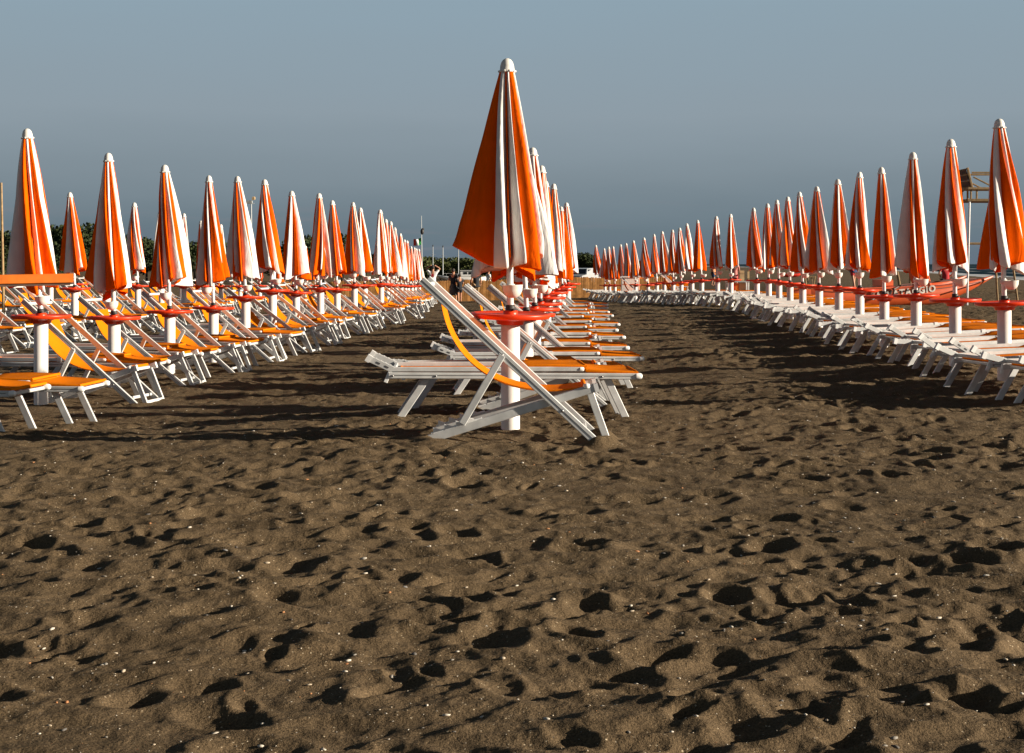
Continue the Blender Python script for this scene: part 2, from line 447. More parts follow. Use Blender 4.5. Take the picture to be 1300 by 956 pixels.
MOUNDS = []
def sand_z(x, y):
    yrow, hwr, nc, h = SAND_H
    z = ground(x, y)
    if yrow[0] < y < yrow[-1]:
        j = int(np.searchsorted(yrow, y)); k = int((x / hwr[j] * 0.5 + 0.5) * (nc - 1))
        if 0 <= k < nc: z += float(h[j, k])
    return z

def build_sea():
    ys = np.concatenate([np.linspace(-400, 100, 30), np.linspace(105, 560, 260), np.geomspace(565, 9000, 60)])
    off = np.concatenate([np.linspace(-6, 60, 120), np.geomspace(62, 9000, 60)])
    xs0 = np.interp(ys, SH_Y, SH_X)
    X = xs0[:, None] + off[None, :]; Y = np.repeat(ys[:, None], len(off), 1)
    o_ = np.repeat(off[None, :], len(ys), 0)
    near = np.exp(-np.clip(o_, 0, None) / 45.0)
    wob = 3.0 * perlin(Y * 0.03, o_ * 0.01) + 1.2 * perlin(Y * 0.11, o_ * 0.05)
    swell = np.sin((o_ + wob) * 2 * np.pi / 13.0)
    Z = SEA_Z + 0.28 * near * np.clip(swell, -0.4, 1) * S(-2, 6, o_) + 0.06 * perlin(X * 0.25, Y * 0.12) * S(0, 10, o_)
    foam = np.clip(swell * 1.9 - 0.9, 0, 1) * near * (perlin(Y * 0.035 + 40, o_ * 0.06) > -0.12)
    foam = np.maximum(foam, 0.95 * (1 - S(0.5, 4.5, np.abs(o_ - 1.2 + wob * 0.6))))
    caps = (perlin(X * 0.16 + 9, Y * 0.03 + 4) > 0.42) * 0.8 * S(20, 60, o_)
    foam = np.maximum(foam, caps)
    Z = np.where(o_ < 0, np.minimum(Z, SEA_Z), Z)
    nr, nc = X.shape
    co = np.stack([X, Y, Z], 2).reshape(-1, 3)
    idx = np.arange(nr * nc).reshape(nr, nc)
    q = np.stack([idx[:-1, :-1], idx[:-1, 1:], idx[1:, 1:], idx[1:, :-1]], 2).reshape(-1, 4)
    me = bpy.data.meshes.new('sea'); me.from_pydata(co.tolist(), [], q.tolist())
    me.polygons.foreach_set('use_smooth', np.ones(len(q), bool))
    a = me.attributes.new('foam', 'FLOAT', 'POINT'); a.data.foreach_set('value', foam.ravel().astype(np.float32))
    me.materials.append(M['sea']); me.update()
    tag(link('sea', me), 'teal sea with white breaking surf beyond the beach', 'sea', kind='structure')
build_sea()

# ------------------------------------------------------------------ umbrella parts
def canopy_mb(seed, flare=0.10, flare_dir=math.pi, H=1.40, Rb=0.25, twist=0.25, npan=10, par=None, fixed=None, ruf=0.034):
    r_ = np.random.default_rng(seed)
    per = 12
    cuts = 1 + r_.uniform(-0.3, 0.3, npan)
    if par is None: par0 = int(r_.integers(0, 2)); cuts[(np.arange(npan) + par0) % 2 == 1] *= 1.3
    cuts = np.cumsum(cuts); cuts = cuts / cuts[-1] * 2 * math.pi
    cuts = np.concatenate([[0], cuts])
    amp = r_.uniform(0.5, 1.2, npan); lean = r_.uniform(-0.05, 1.0, npan) * (1 if r_.random() < 0.7 else -1)
    sharp = r_.uniform(1.0, 2.2, npan); drop = r_.uniform(-0.10, 0.09, npan)
    if fixed:
        cuts = np.radians(np.array(fixed[0], float)) - twist * 0.6
        amp = np.array(fixed[1]); lean = np.array(fixed[2]); drop = np.array(fixed[3])
    t_rows = np.linspace(0, 1, 30)
    mid = (cuts[:-1] + cuts[1:]) / 2 + twist * 0.8
    fpan = int(np.argmax(np.cos(mid - flare_dir))); lean[fpan] *= 0.3
    fp2 = int(np.argmax(np.cos(mid - flare_dir - r_.uniform(1.6, 4.6)))); f2 = r_.uniform(0.0, 0.07)
    if par is None: par = par0
    else: par = (fpan + par) % 2
    th, ph, pn = [], [], []
    for k in range(npan):
        for i in range(per):
            f = i / per
            th.append(cuts[k] + (cuts[k + 1] - cuts[k]) * f); ph.append(f); pn.append(k)
    th, ph, pn = np.array(th), np.array(ph), np.array(pn)
    n = len(th)
    rows = []
    wr = r_.uniform(0, 50)
    def ring(t, rs=1.0, dz=0.0):
        Rt = 0.047 + (Rb - 0.047) * t ** 0.95 + 0.008 * math.sin(math.pi * t)
        lobe = np.sin(np.pi * ph) ** 0.8 * (1 - 0.0) * 0.45 + (1 - np.abs(2 * ph - 1) ** sharp[pn]) * 0.55
        depth = 0.12 + 0.64 * min(1, t * 2.4)
        rr = Rt * (1 - depth * (1 - lobe * amp[pn]))
        an = th + lean[pn] * np.sin(np.pi * ph) * t ** 0.8 + twist * t
        fl = np.clip(np.cos(an - flare_dir), 0, 1) ** 6
        fin = (1 - np.abs(2 * ph - 1)) ** 0.85
        if fixed: fin = (np.exp(-((ph - 0.34) / 0.15) ** 2) + 0.42 * np.exp(-((ph - 0.80) / 0.10) ** 2)) * np.minimum(1, np.minimum(ph, 1 - ph) * 8)
        rr = rr + flare * (pn == fpan) * fin * t ** 1.02 + f2 * (pn == fp2) * fin * t ** 1.3
        rr = rr + 0.25 * flare * fl * t
        rr = rr + 0.010 * t * perlin(th * 4 + wr, np.full(n, t * 2.5 + wr)) * 2
        rr = rr + ruf * max(0, t - 0.78) / 0.22 * perlin(th * 7 + wr, np.full(n, t * 4 + wr)) + 0.006 * t * perlin(th * 16 + wr, np.full(n, t * 1.5 + wr))
        z = -H * t + t ** 3 * (drop[pn] * np.sin(np.pi * ph) + 0.045 * (pn == fpan) * fin * flare / 0.1) + 0.05 * t ** 5 * perlin(th * 3 + 7, np.full(n, wr))
        return np.stack([rr * rs * np.cos(an), rr * rs * np.sin(an), z + dz], 1)
    for t in t_rows: rows.append(ring(t))
    rows.append(ring(1.0, 0.965, -0.010)); rows.append(ring(0.985, 0.93, 0.006)); rows.append(ring(0.93, 0.86, 0.02)); rows.append(ring(0.80, 0.70, 0.02)); rows.append(ring(0.62, 0.4, 0.0))
    mb = MB()
    ko, kw = mb.mi(M['orange']), mb.mi(M['white_canvas'])
    mb.v = [tuple(p) for r in rows for p in r]
    for j in range(len(rows) - 1):
        for i in range(n):
            i2 = (i + 1) % n
            mb.f.append([j * n + i, (j + 1) * n + i, (j + 1) * n + i2, j * n + i2])
            inner = 0
            mb.m.append(ko if (pn[i] + par) % 2 == 0 else kw); mb.sm.append(True)
    return mb

CANOPY_DZ = 1.735      # canopy top above the table disc
def finial_mesh():
    mb = MB()
    mb.lathe([(0.056, -0.020), (0.058, -0.012), (0.049, -0.002), (0.046, 0.025), (0.039, 0.05), (0.027, 0.068), (0.012, 0.077), (0.0005, 0.079)], M['cap'], 20)
    for i in range(10):
        a = 2 * math.pi * i / 10
        mb.ball((0.053 * math.cos(a), 0.053 * math.sin(a), -0.014), 0.010, M['cap'], 6)
    return mb.mesh('finial')
def tube_mesh():
    mb = MB()
    mb.lathe([(0.066, -1.35), (0.0665, 0.0), (0.060, 0.002), (0.001, 0.003)], M['tube'], 28)
    return mb.mesh('base_tube')
def table_mesh():
    mb = MB()
    mb.lathe([(0.001, -0.012), (0.255, -0.012), (0.272, -0.004), (0.281, -0.006), (0.283, -0.016), (0.278, -0.034), (0.266, -0.041),
              (0.14, -0.046), (0.10, -0.06), (0.092, -0.085), (0.069, -0.088), (0.0675, -0.07)], M['disc'], 40)
    mb.lathe([(0.052, -0.012), (0.05, 0.012), (0.03, 0.014)], M['disc'], 20)
    return mb.mesh('table_top')
def pole_mesh():
    mb = MB(); mb.tube((0, 0, 0.0), (0, 0, 1.72), 0.0245, 0.0235, M['pole'], 16)
    return mb.mesh('pole')
def collar_mesh():
    mb = MB(); mb.lathe([(0.033, -0.005), (0.034, 0.045), (0.0285, 0.052), (0.025, 0.053)], M['black'], 16)
    mb.tube((0.02, -0.03, 0.02), (0.03, -0.055, 0.02), 0.008, 0.008, M['black'], 8)
    return mb.mesh('collar')
def bowl_mesh():
    mb = MB()
    prof = [(0.001, -0.088), (0.03, -0.084), (0.055, -0.064), (0.068, -0.034), (0.071, 0.0), (0.073, 0.004), (0.068, 0.004), (0.064, -0.03), (0.03, -0.075), (0.001, -0.078)]
    mb.lathe(prof, M['cap'], 22, (0, -0.085, 0))
    mb.lathe([(0.026, -0.03), (0.034, -0.028), (0.034, 0.008), (0.026, 0.01)], M['cap'], 16)
    mb.box((0, -0.04, -0.012), (0.04, 0.05, 0.03), M['cap'])
    return mb.mesh('bowl')
ME = dict(finial=finial_mesh(), tube=tube_mesh(), table=table_mesh(), pole=pole_mesh(), collar=collar_mesh(), bowl=bowl_mesh())
pi = math.pi
CAN = [canopy_mb(sd, fl, fd, H, Rb, tw).mesh('canopy') for sd, fl, fd, H, Rb, tw in (
    (101, 0.03, pi, 1.40, 0.215, 0.2), (202, 0.05, pi, 1.41, 0.22, -0.25), (303, 0.02, pi * 0.9, 1.38, 0.225, 0.35), (404, 0.09, pi, 1.40, 0.215, 0.1),
    (505, 0.02, 0.2, 1.42, 0.22, 0.3), (606, 0.05, pi * 1.1, 1.36, 0.23, -0.15), (717, 0.03, pi, 1.40, 0.205, 0.25), (818, 0.06, pi * 1.05, 1.43, 0.22, 0.4),
    (1501, 0.10, -0.4, 1.39, 0.205, 0.3), (1602, 0.07, pi * 1.45, 1.42, 0.215, -0.35), (1703, 0.01, pi, 1.40, 0.235, 0.15))]
CANR = [canopy_mb(sd, fl, fd, H, Rb, tw).mesh('canopy') for sd, fl, fd, H, Rb, tw in (
    (1001, 0.03, pi, 1.40, 0.215, 0.75), (1102, 0.05, pi * 0.95, 1.42, 0.22, 0.6), (1203, 0.02, pi, 1.38, 0.225, 0.9), (1304, 0.03, 0.3, 1.41, 0.215, 0.55), (1405, 0.06, pi, 1.37, 0.22, 0.7))]
CAN_L1 = canopy_mb(2101, 0.08, pi * 0.97, 1.42, 0.285, 0.1, 10, 1).mesh('canopy')
CAN_L2 = canopy_mb(2202, 0.14, pi, 1.43, 0.235, 0.1, 10, 0).mesh('canopy')
CAN_FRONT = canopy_mb(929, 0.125, math.radians(197), 1.37, 0.248, 0.12, 10, 0, ([170, 210, 256, 271, 290, 341, 364, 402, 440, 482, 534], [1.08, 1.0, 0.5, 0.9, 1.12, 1.0, 0.85, 0.9, 0.95, 0.9], [0.15, 0.5, 0.1, 0.3, 0.05, -0.2, 0.3, 0.3, 0.3, 0.3], [0.07, -0.01, 0.05, 0.03, -0.03, 0.06, -0.10, -0.06, -0.12, -0.08]), 0.055).mesh('canopy')

def umbrella_proto():
    r = empty('beach_umbrella')
    link('base_tube', ME['tube'], r); link('table_top', ME['table'], r)
    link('pole', ME['pole'], r); link('collar', ME['collar'], r); link('bowl', ME['bowl'], r)
    c = link('canopy', CAN[0], r); link('finial', ME['finial'], c)
    return r
UMB = umbrella_proto()
umb_used = [False]
def place_umbrella(X, Y, disc_z, cap_x, cap_z, label, group, can=None, canrot=None, bare=False, leany=0.0):
    """ disc_z: height of the table; cap_x / cap_z: where the closed canopy ends """
    g = ground(X, Y)
    o = UMB if not umb_used[0] else copy_tree(UMB)
    umb_used[0] = True
    o.location = (X, Y, g)
    h = disc_z - g
    lean = math.atan2(cap_x - X, max(0.5, cap_z - disc_z))
    L = (cap_z - 0.079 - disc_z) / math.cos(lean)
    rnd = random.random
    for ch in list(o.children):
        n = ch.name.split('.')[0]
        ch.location = (0, 0, h)
        if n == 'table_top': ch.rotation_euler = (R(random.uniform(-1.5, 1.5)), R(random.uniform(-1.5, 1.5)), rnd() * 6)
        if n == 'base_tube': ch.location = (0, 0, h - 0.04)
        if n in ('pole', 'collar', 'canopy', 'bowl'): ch.rotation_euler = (leany, lean, 0)
        d = Vector((math.sin(lean), -math.sin(leany), math.cos(lean))).normalized()
        if n == 'bowl':
            ch.location = Vector((0, 0, h)) + d * random.uniform(0.15, 0.26)
            ch.rotation_euler = (leany, lean, random.choice([0, 0.2, 0.6, 1.2, 1.7, 2.0, -0.3, -1.2]))
        if n == 'canopy':
            ch.location = Vector((0, 0, h)) + d * L
            ch.data = can or random.choice(CAN)
            ch.rotation_euler = (leany, lean, canrot if canrot is not None else random.uniform(-0.9, 0.9))
            ch.scale = (random.uniform(0.9, 1.12), random.uniform(0.9, 1.12), random.uniform(0.98, 1.02))
        if n == 'pole': ch.scale = (1, 1, (L - 0.01) / 1.72)
    if bare:
        for ch in list(o.children):
            n = ch.name.split('.')[0]
            if n in ('canopy', 'pole', 'bowl'):
                for s in list(ch.children): bpy.data.objects.remove(s)
                bpy.data.objects.remove(ch)
    MOUNDS.append((X, Y, 0.17, 0.028))
    tag(o, label, 'umbrella', group)
    return o

# ------------------------------------------------------------------ sunbeds and deck chairs
AL, GV, SL, KN, BO = M['aluminium'], M['dark_groove'], M['sling'], M['knob'], M['bolt']
W2 = 0.29
def cloth_panel(st, mat, sag, nx=18, ny=8):
    """ stretched cloth with real thickness; st: stations (x, z, half width, side lip) """
    mb = MB(); cols = []
    xs_ = [q[0] for q in st]
    for i in range(nx + 1):
        f = i / nx; x = xs_[0] + (xs_[-1] - xs_[0]) * f
        zb, wid, lip = (float(np.interp(x, xs_, [q[k] for q in st])) for k in (1, 2, 3))
        ysr = [(-wid, -lip), (-wid - 0.004, -lip * 0.4), (-wid, 0.0)] + [(-wid + 2 * wid * k / ny, None) for k in range(1, ny)] + [(wid, 0.0), (wid + 0.004, -lip * 0.4), (wid, -lip)]
        for y, dz in ysr:
            if dz is None: dz = -sag * (1 - (y / wid) ** 2) * (math.sin(math.pi * f) ** 0.7 if 0 < f < 1 else 0)
            cols.append((x, y, zb + dz))
    m = len(ysr)
    fs = [[i * m + j, (i + 1) * m + j, (i + 1) * m + j + 1, i * m + j + 1] for i in range(nx) for j in range(m - 1)]
    mb.add(cols, fs, mat, True)
    mb.add([(x, y * 0.985, z - 0.006) for x, y, z in cols], [f[::-1] for f in fs], mat, True)
    for q in (st[0], st[-1]): mb.tube((q[0], -q[2], q[1] - 0.008), (q[0], q[2], q[1] - 0.008), 0.013, 0.013, mat, 8)
    return mb

def bed_parts():
    P = {}
    f = MB()
    for s in (-1, 1):
        f.bar((-0.98, s * W2, 0.355), (0.94, s * W2, 0.355), 0.026, 0.048, AL)
        f.bar((-0.96, s * (W2 + 0.0136), 0.358), (0.90, s * (W2 + 0.0136), 0.358), 0.003, 0.004, GV)
        f.lathe([(0.001, 0.02), (0.016, 0.016), (0.024, 0.002), (0.024, -0.03)], KN, 12, (0.955, s * W2, 0.357), axis=Matrix.Rotation(R(90), 3, 'Y'))
        for x in (-0.95, -0.62, 0.1, 0.66):
            f.lathe([(0.001, 0.006), (0.008, 0.004), (0.009, 0.0)], BO, 8, (x, s * (W2 + 0.014), 0.352), axis=Matrix.Rotation(R(-90 * s), 3, 'X'))
    for x in (-0.9, -0.1, 0.62, 0.92): f.bar((x, -W2 + 0.01, 0.35), (x, W2 - 0.01, 0.35), 0.026, 0.026, AL)
    P['frame'] = f
    b = MB()
    for s in (-1, 1):
        b.bar((-0.96, s * (W2 - 0.004), 0.402), (0.50, s * (W2 - 0.004), 0.410), 0.024, 0.036, AL)
        b.box((0.02, s * (W2 - 0.003), 0.408), (0.045, 0.034, 0.046), KN)
        b.lathe([(0.001, 0.012), (0.014, 0.01), (0.019, 0.0), (0.019, -0.02)], KN, 10, (0.51, s * (W2 - 0.004), 0.410), axis=Matrix.Rotation(R(90), 3, 'Y'))
    b.bar((-0.94, -W2 + 0.02, 0.402), (-0.94, W2 - 0.02, 0.402), 0.026, 0.026, AL)
    P['backrest_frame'] = b
    P['backrest'] = cloth_panel([(-0.90, 0.388, W2 - 0.03, 0.006), (-0.06, 0.394, W2 - 0.03, 0.006), (0.02, 0.438, W2 - 0.008, 0.012), (0.30, 0.446, W2 + 0.004, 0.022), (0.53, 0.440, W2 + 0.004, 0.022)], SL, 0.028)
    P['seat'] = cloth_panel([(0.535, 0.414, W2 + 0.004, 0.024), (0.93, 0.392, W2 + 0.006, 0.02)], SL, 0.02, 8)
    for nm, x0, x1 in (('legA', -0.68, -0.93), ('legB', 0.70, 0.88)):
        l = MB()
        for s in (-1, 1):
            l.bar((x0, s * (W2 - 0.045), 0.345), (x1, s * (W2 - 0.045), -0.03), 0.024, 0.055, AL, up=(1, 0, 0.4))
        l.bar((x1 - (x1 - x0) * 0.10, -W2 + 0.05, 0.008), (x1 - (x1 - x0) * 0.10, W2 - 0.05, 0.008), 0.03, 0.022, AL)
        l.bar((x0 + (x1 - x0) * 0.06, -W2 + 0.05, 0.318), (x0 + (x1 - x0) * 0.06, W2 - 0.05, 0.318), 0.03, 0.022, AL)
        P[nm] = l
    for nm, s in (('brA', -1), ('brB', 1)):
        k = MB()
        k.bar((0, 0, 0), (-0.19, 0, 0.075), 0.016, 0.05, AL, up=(0, 0, 1))
        for i in range(5):
            q = i / 4
            k.box((-0.02 - 0.15 * q, 0, 0.030 + 0.06 * q), (0.012, 0.014, 0.016), KN, Matrix.Rotation(R(20), 3, 'Y'))
        for q in (0.25, 0.6): k.box((-0.19 * q, s * 0.009, 0.075 * q), (0.03, 0.003, 0.012), GV, Matrix.Rotation(R(22), 3, 'Y'))
        k.bar((-0.02, 0, -0.02), (-0.05, 0, -0.10), 0.014, 0.03, KN)
        k.box((-0.19, 0, 0.075), (0.035, 0.03, 0.06), KN, Matrix.Rotation(R(30), 3, 'Y'))
        P[nm] = k
    return P

def chair_parts():
    P = {}
    a = MB(); w = 0.245
    a0, a1 = Vector((-0.63, 0, 1.105)), Vector((0.63, 0, -0.03))
    for s in (-1, 1):
        a.bar(a0 + Vector((0, s * w, 0)), a1 + Vector((0, s * w, 0)), 0.024, 0.058, AL)
        a.bar(a0 + Vector((0, s * (w + 0.0125), 0.002)), a1 + Vector((0, s * (w + 0.0125), 0.002)), 0.003, 0.005, GV)
        for q in (0.46, 0.80):
            p = a0.lerp(a1, q)
            a.lathe([(0.001, 0.008), (0.009, 0.006), (0.011, 0.0)], BO, 8, (p.x, s * (w + 0.014), p.z), axis=Matrix.Rotation(R(-90 * s), 3, 'X'))
    for q in (0.03, 0.93):
        p = a0.lerp(a1, q); a.bar((p.x, -w, p.z), (p.x, w, p.z), 0.03, 0.03, AL)
    P['back_frame'] = a
    b = MB(); wb = w - 0.034
    b0, b1 = Vector((-0.62, 0, -0.02)), Vector((0.61, 0, 0.355))
    d = (b1 - b0).normalized(); up = Vector((-d.z, 0, d.x))
    for s in (-1, 1):
        b.bar(b0 + Vector((0, s * wb, 0)), b1 + Vector((0, s * wb, 0)), 0.026, 0.060, AL)
        b.box(b1 + Vector((0.012, s * wb, 0.0)), (0.03, 0.034, 0.062), KN, Matrix.Rotation(-math.atan2(d.z, d.x), 3, 'Y'))
    b.bar(b1 - d * 0.06 + Vector((0, -wb, 0)), b1 - d * 0.06 + Vector((0, wb, 0)), 0.03, 0.03, AL)
    b.lathe([(0.001, 0.012), (0.022, 0.008), (0.028, -0.008), (0.022, -0.02)], KN, 12, b1 - d * 0.06 + Vector((0, -wb, 0.035)))
    P['base_frame'] = b
    for s in (-1, 1):
        rk = MB(); P['rack' if s < 0 else 'rack2'] = rk
        rk.bar(b0 + d * 0.07 + up * 0.033 + Vector((0, s * wb, 0)), b0 + d * 0.45 + up * 0.033 + Vector((0, s * wb, 0)), 0.022, 0.012, KN)
        for i in range(4):
            p = b0 + d * (0.12 + 0.085 * i) + up * 0.038 + Vector((0, s * wb, 0))
            rk.add([p - d * 0.035 - up * 0.014 + Vector((0, -0.012, 0)), p + d * 0.045 - up * 0.014 + Vector((0, -0.012, 0)), p - d * 0.025 + up * 0.03 + Vector((0, -0.012, 0)),
                    p - d * 0.035 - up * 0.014 + Vector((0, 0.012, 0)), p + d * 0.045 - up * 0.014 + Vector((0, 0.012, 0)), p - d * 0.025 + up * 0.03 + Vector((0, 0.012, 0))],
                   [[0, 1, 2], [3, 5, 4], [0, 3, 4, 1], [1, 4, 5, 2], [2, 5, 3, 0]], KN)
    pr = MB(); pa = a0.lerp(a1, 0.46); pb = b0 + d * 0.31 + up * 0.04
    wp = w + 0.026
    for s in (-1, 1):
        pr.bar((pa.x, s * wp, pa.z), (pb.x, s * wp, pb.z), 0.022, 0.050, AL)
    pr.bar((pb.x, -wp, pb.z), (pb.x, wp, pb.z), 0.026, 0.026, AL)
    P['prop'] = pr
    l = MB(); wl = w - 0.062
    for s in (-1, 1): l.bar((0.575, s * wl, 0.325), (0.705, s * wl, -0.03), 0.024, 0.052, AL, up=(1, 0, 0.3))
    l.bar((0.70, -wl, 0.0), (0.70, wl, 0.0), 0.022, 0.03, AL)
    P['leg'] = l
    sl = MB(); pts = []
    q0 = a0.lerp(a1, 0.12) + Vector((-0.015, 0, -0.02)); q1 = b1 - d * 0.07 + up * 0.03
    c1 = Vector((-0.42, 0, 0.47)); c2 = Vector((0.02, 0, 0.26))
    N = 22
    for i in range(N + 1):
        t = i / N
        pts.append(q0 * (1 - t) ** 3 + c1 * 3 * t * (1 - t) ** 2 + c2 * 3 * t * t * (1 - t) + q1 * t ** 3)
    vs = []; ny = 6; wf = w - 0.045
    for i, p in enumerate(pts):
        for j in range(ny + 1):
            y = -wf + 2 * wf * j / ny
            vs.append((p.x, y, p.z - 0.02 * (1 - (y / wf) ** 2) * math.sin(math.pi * i / N)))
    m = ny + 1
    fs = [[i * m + j, (i + 1) * m + j, (i + 1) * m + j + 1, i * m + j + 1] for i in range(N) for j in range(ny)]
    sl.add(vs, fs, SL, True)
    nv = [(x + 0.004, y, z - 0.011) for x, y, z in vs]
    sl.add(nv, [f[::-1] for f in fs], SL, True)
    for j in (0, ny):
        e = [vs[i * m + j] for i in range(N + 1)] + [nv[i * m + j] for i in range(N + 1)]
        sl.add(e, [[i, i + 1, N + 2 + i, N + 1 + i] for i in range(N)], SL, True)
    # straps up to the top bar
    for s in (-1, 1):
        sl.bar((q0.x, s * wf * 0.97, q0.z), tuple(a0.lerp(a1, 0.04) + Vector((0, s * wf * 0.97, -0.01))), 0.03, 0.006, SL)
    sl.tube((q1.x, -wf, q1.z), (q1.x, wf, q1.z), 0.018, 0.018, SL, 8)
    P['sling'] = sl
    return P

BP, CP = bed_parts(), chair_parts()
for p in CP.values(): p.v = [(x * 0.92, y, z * 0.945) for x, y, z in p.v]
BR_T = {-1: Matrix.Translation((-0.95, -W2, 0.40)), 1: Matrix.Translation((-0.95, W2, 0.40))}
def bed_proto():
    r = empty('sunbed')
    BP['frame'].build('frame', r); BP['backrest_frame'].build('backrest_frame', r)
    BP['backrest'].build('backrest', r); BP['seat'].build('seat', r)
    BP['legA'].build('leg', r); BP['legB'].build('leg', r)
    for s, k in ((-1, 'brA'), (1, 'brB')):
        o = BP[k].build('sunshade_bracket', r); o.location = (-0.95, s * W2, 0.40)
    return r
def chair_proto():
    r = empty('deck_chair')
    CP['back_frame'].build('back_frame', r); b = CP['base_frame'].build('base_frame', r); CP['rack'].build('rack', b); CP['rack2'].build('rack', b)
    CP['prop'].build('prop', r); CP['leg'].build('leg', r); CP['sling'].build('sling', r)
    return r
def joined(P, name, extra=()):
    mb = MB()
    for k, p in P.items():
        if k in ('brA', 'brB'): mb.extend(p, BR_T[-1 if k == 'brA' else 1])
        else: mb.extend(p)
    return mb.mesh(name)
BED, CHR = bed_proto(), chair_proto()
BED_FAR, CHR_FAR = joined(BP, 'sunbed'), joined(CP, 'deck_chair')
used = {'bed': False, 'chair': False}
FAR = 44
def put(kind, X, Y, rz, label, group, pitch=0.0, lift=0.0):
    z = ground(X, Y) + lift
    if Y > FAR:
        o = link('sunbed' if kind == 'bed' else 'deck_chair', BED_FAR if kind == 'bed' else CHR_FAR)
    else:
        p = BED if kind == 'bed' else CHR
        o = p if not used[kind] else copy_tree(p); used[kind] = True
        if kind == 'bed':
            a = random.choice([R(-14), R(-4), R(8), R(-20), R(16)]) + R(random.uniform(-5, 5))
            for ch in o.children:
                if ch.name.startswith('sunshade_bracket'): ch.rotation_euler = (0, a + R(random.uniform(-3, 3)), 0)
    o.location = (X, Y, z); o.rotation_euler = (0, pitch, rz)
    if Y < 26:
        for fx, fy in (((-0.9, 0.24), (-0.9, -0.24), (0.87, 0.24), (0.87, -0.24)) if kind == 'bed' else ((-0.56, 0.21), (-0.56, -0.21), (0.58, 0.245), (0.58, -0.245), (0.65, 0.18), (0.65, -0.18))):
            MOUNDS.append((X + fx * math.cos(rz) - fy * math.sin(rz), Y + fx * math.sin(rz) + fy * math.cos(rz), 0.07, 0.016 + lift * 0.7))
    tag(o, label, 'sunbed' if kind == 'bed' else 'deck chair', group)
    return o

# ------------------------------------------------------------------ the rows
# photo positions of pole at the table, table height, canopy tip; distance
RIGHT = [(1345, 386, 1331, 118, 12.0), (1275, 382.2, 1268.4, 150.4, 13.9), (1212.5, 378.8, 1207, 176.2, 15.9), (1163, 373.4, 1158.8, 193, 17.85),
         (1122.5, 374.6, 1118.8, 212, 19.7), (1091.5, 366.5, 1091.4, 218, 21.7), (1065, 364, 1063.5, 227.2, 23.6), (1040, 362.8, 1036.7, 236.5, 25.5),
         (1019, 360.9, 1014.8, 243.4, 27.4), (1003, 359, 1000, 249.6, 29.4), (989, 356.5, 986.2, 253.5, 31.3), (976, 355, 974.2, 258.2, 33.3),
         (961, 355, 956.5, 263.5, 35.2), (928, 354.4, 927.6, 271.5, 38.8), (911, 354, 909.2, 274.3, 40.5), (891, 355, 885.4, 279.2, 42.5),
         (878.6, 356, 871.8, 283.5, 44.4), (865, 358, 862.8, 288.9, 46.3), (854.8, 358.4, 853.6, 291.4, 48.1), (843.5, 357.8, 840.6, 293.5, 50.1),
         (834, 359, 830.2, 297, 52), (822.8, 361, 817.3, 301.5, 54.1), (807, 361, 804, 305, 57.5), (798, 361.5, 794.7, 308.5, 60.5),
         (790, 361.5, 787.8, 310, 62), (780.8, 361.5, 778.3, 312.6, 64), (774, 361.5, 772.8, 313.1, 66), (768, 361.5, 767, 315, 68), (761.3, 355, 756.2, 310.8, 72)]
CENTRE = [(648, 396.5, 643.6, 74, 10.0), (668.5, 396.7, 656, 150, 13.9), (679, 390, 676, 187, 15.8), (686, 384, 687.5, 210, 18.0),
          (694, 376, 692, 229, 21.0), (700, 370.5, 703, 233, 23.4), (708, 366.7, 706, 255, 26.6), (714, 363.2, 712, 262, 29.3), (721, 358.8, 719, 257, 31.6)]
LEFT = [(52, 399, 34, 163, 13.64), (145, 401, 137.4, 194, 15.5), (215.5, 393.5, 209, 209, 17.45), (271, 389, 265, 222.5, 19.34), (312, 375.5, 301, 223.5, 21.2),
        (346, 367.3, 335.5, 227.5, 23.05), (376, 370, 370, 242.3, 25.2), (407, 365.2, 405, 245.3, 26.9), (428, 366, 421.8, 254.3, 28.8), (450, 361, 448, 256.6, 30.8),
        (463, 361.5, 457.4, 263.5, 32.9), (484, 360, 482.5, 266, 34.25), (492, 361.5, 489.7, 278, 38.6), (497, 361.5, 496, 281, 40), (503, 361.5, 501, 288.5, 44),
        (509.5, 361.5, 508.5, 296.2, 49.3), (514.5, 362.5, 513.5, 304, 55), (518, 362.5, 516.9, 305.3, 57), (523, 362.5, 521.9, 312.6, 64),
        (527, 362.5, 526, 314, 66.5), (529.5, 362.5, 528.5, 315.3, 68), (532.5, 362.5, 531.7, 316, 69.5)]
FARLEFT = [(95, 365, 88.5, 244, 26.6), (136, 363, 131, 256, 28.6), (175, 361.7, 170.3, 257, 30.7), (205, 361.7, 203, 268, 32.8), (233.5, 362, 233.5, 270.7, 35.2),
           (257, 362, 255, 280, 37.6), (280.5, 362.5, 280.5, 284.7, 41), (305, 362.5, 303, 293, 44), (330, 362, 328, 300, 48.5), (352, 362, 350, 306, 54), (372, 362, 371, 309, 58), (388, 362, 388, 312, 62), (400, 362, 400, 313, 66)]
ROWNAME = {'r': 'right hand row', 'c': 'centre row', 'l': 'left row', 'f': 'far left row', 'o': 'outermost left row'}
UG = {'r': 'closed umbrellas in the right row', 'c': 'closed umbrellas in the centre row', 'l': 'closed umbrellas in the left row', 'f': 'closed umbrellas in the far left row', 'o': 'table stands in the outermost left row'}
def px(x, Y): return (x - CX) / FPX * Y
def pz(y, Y): return EYE - (y - HY) / FPX * Y
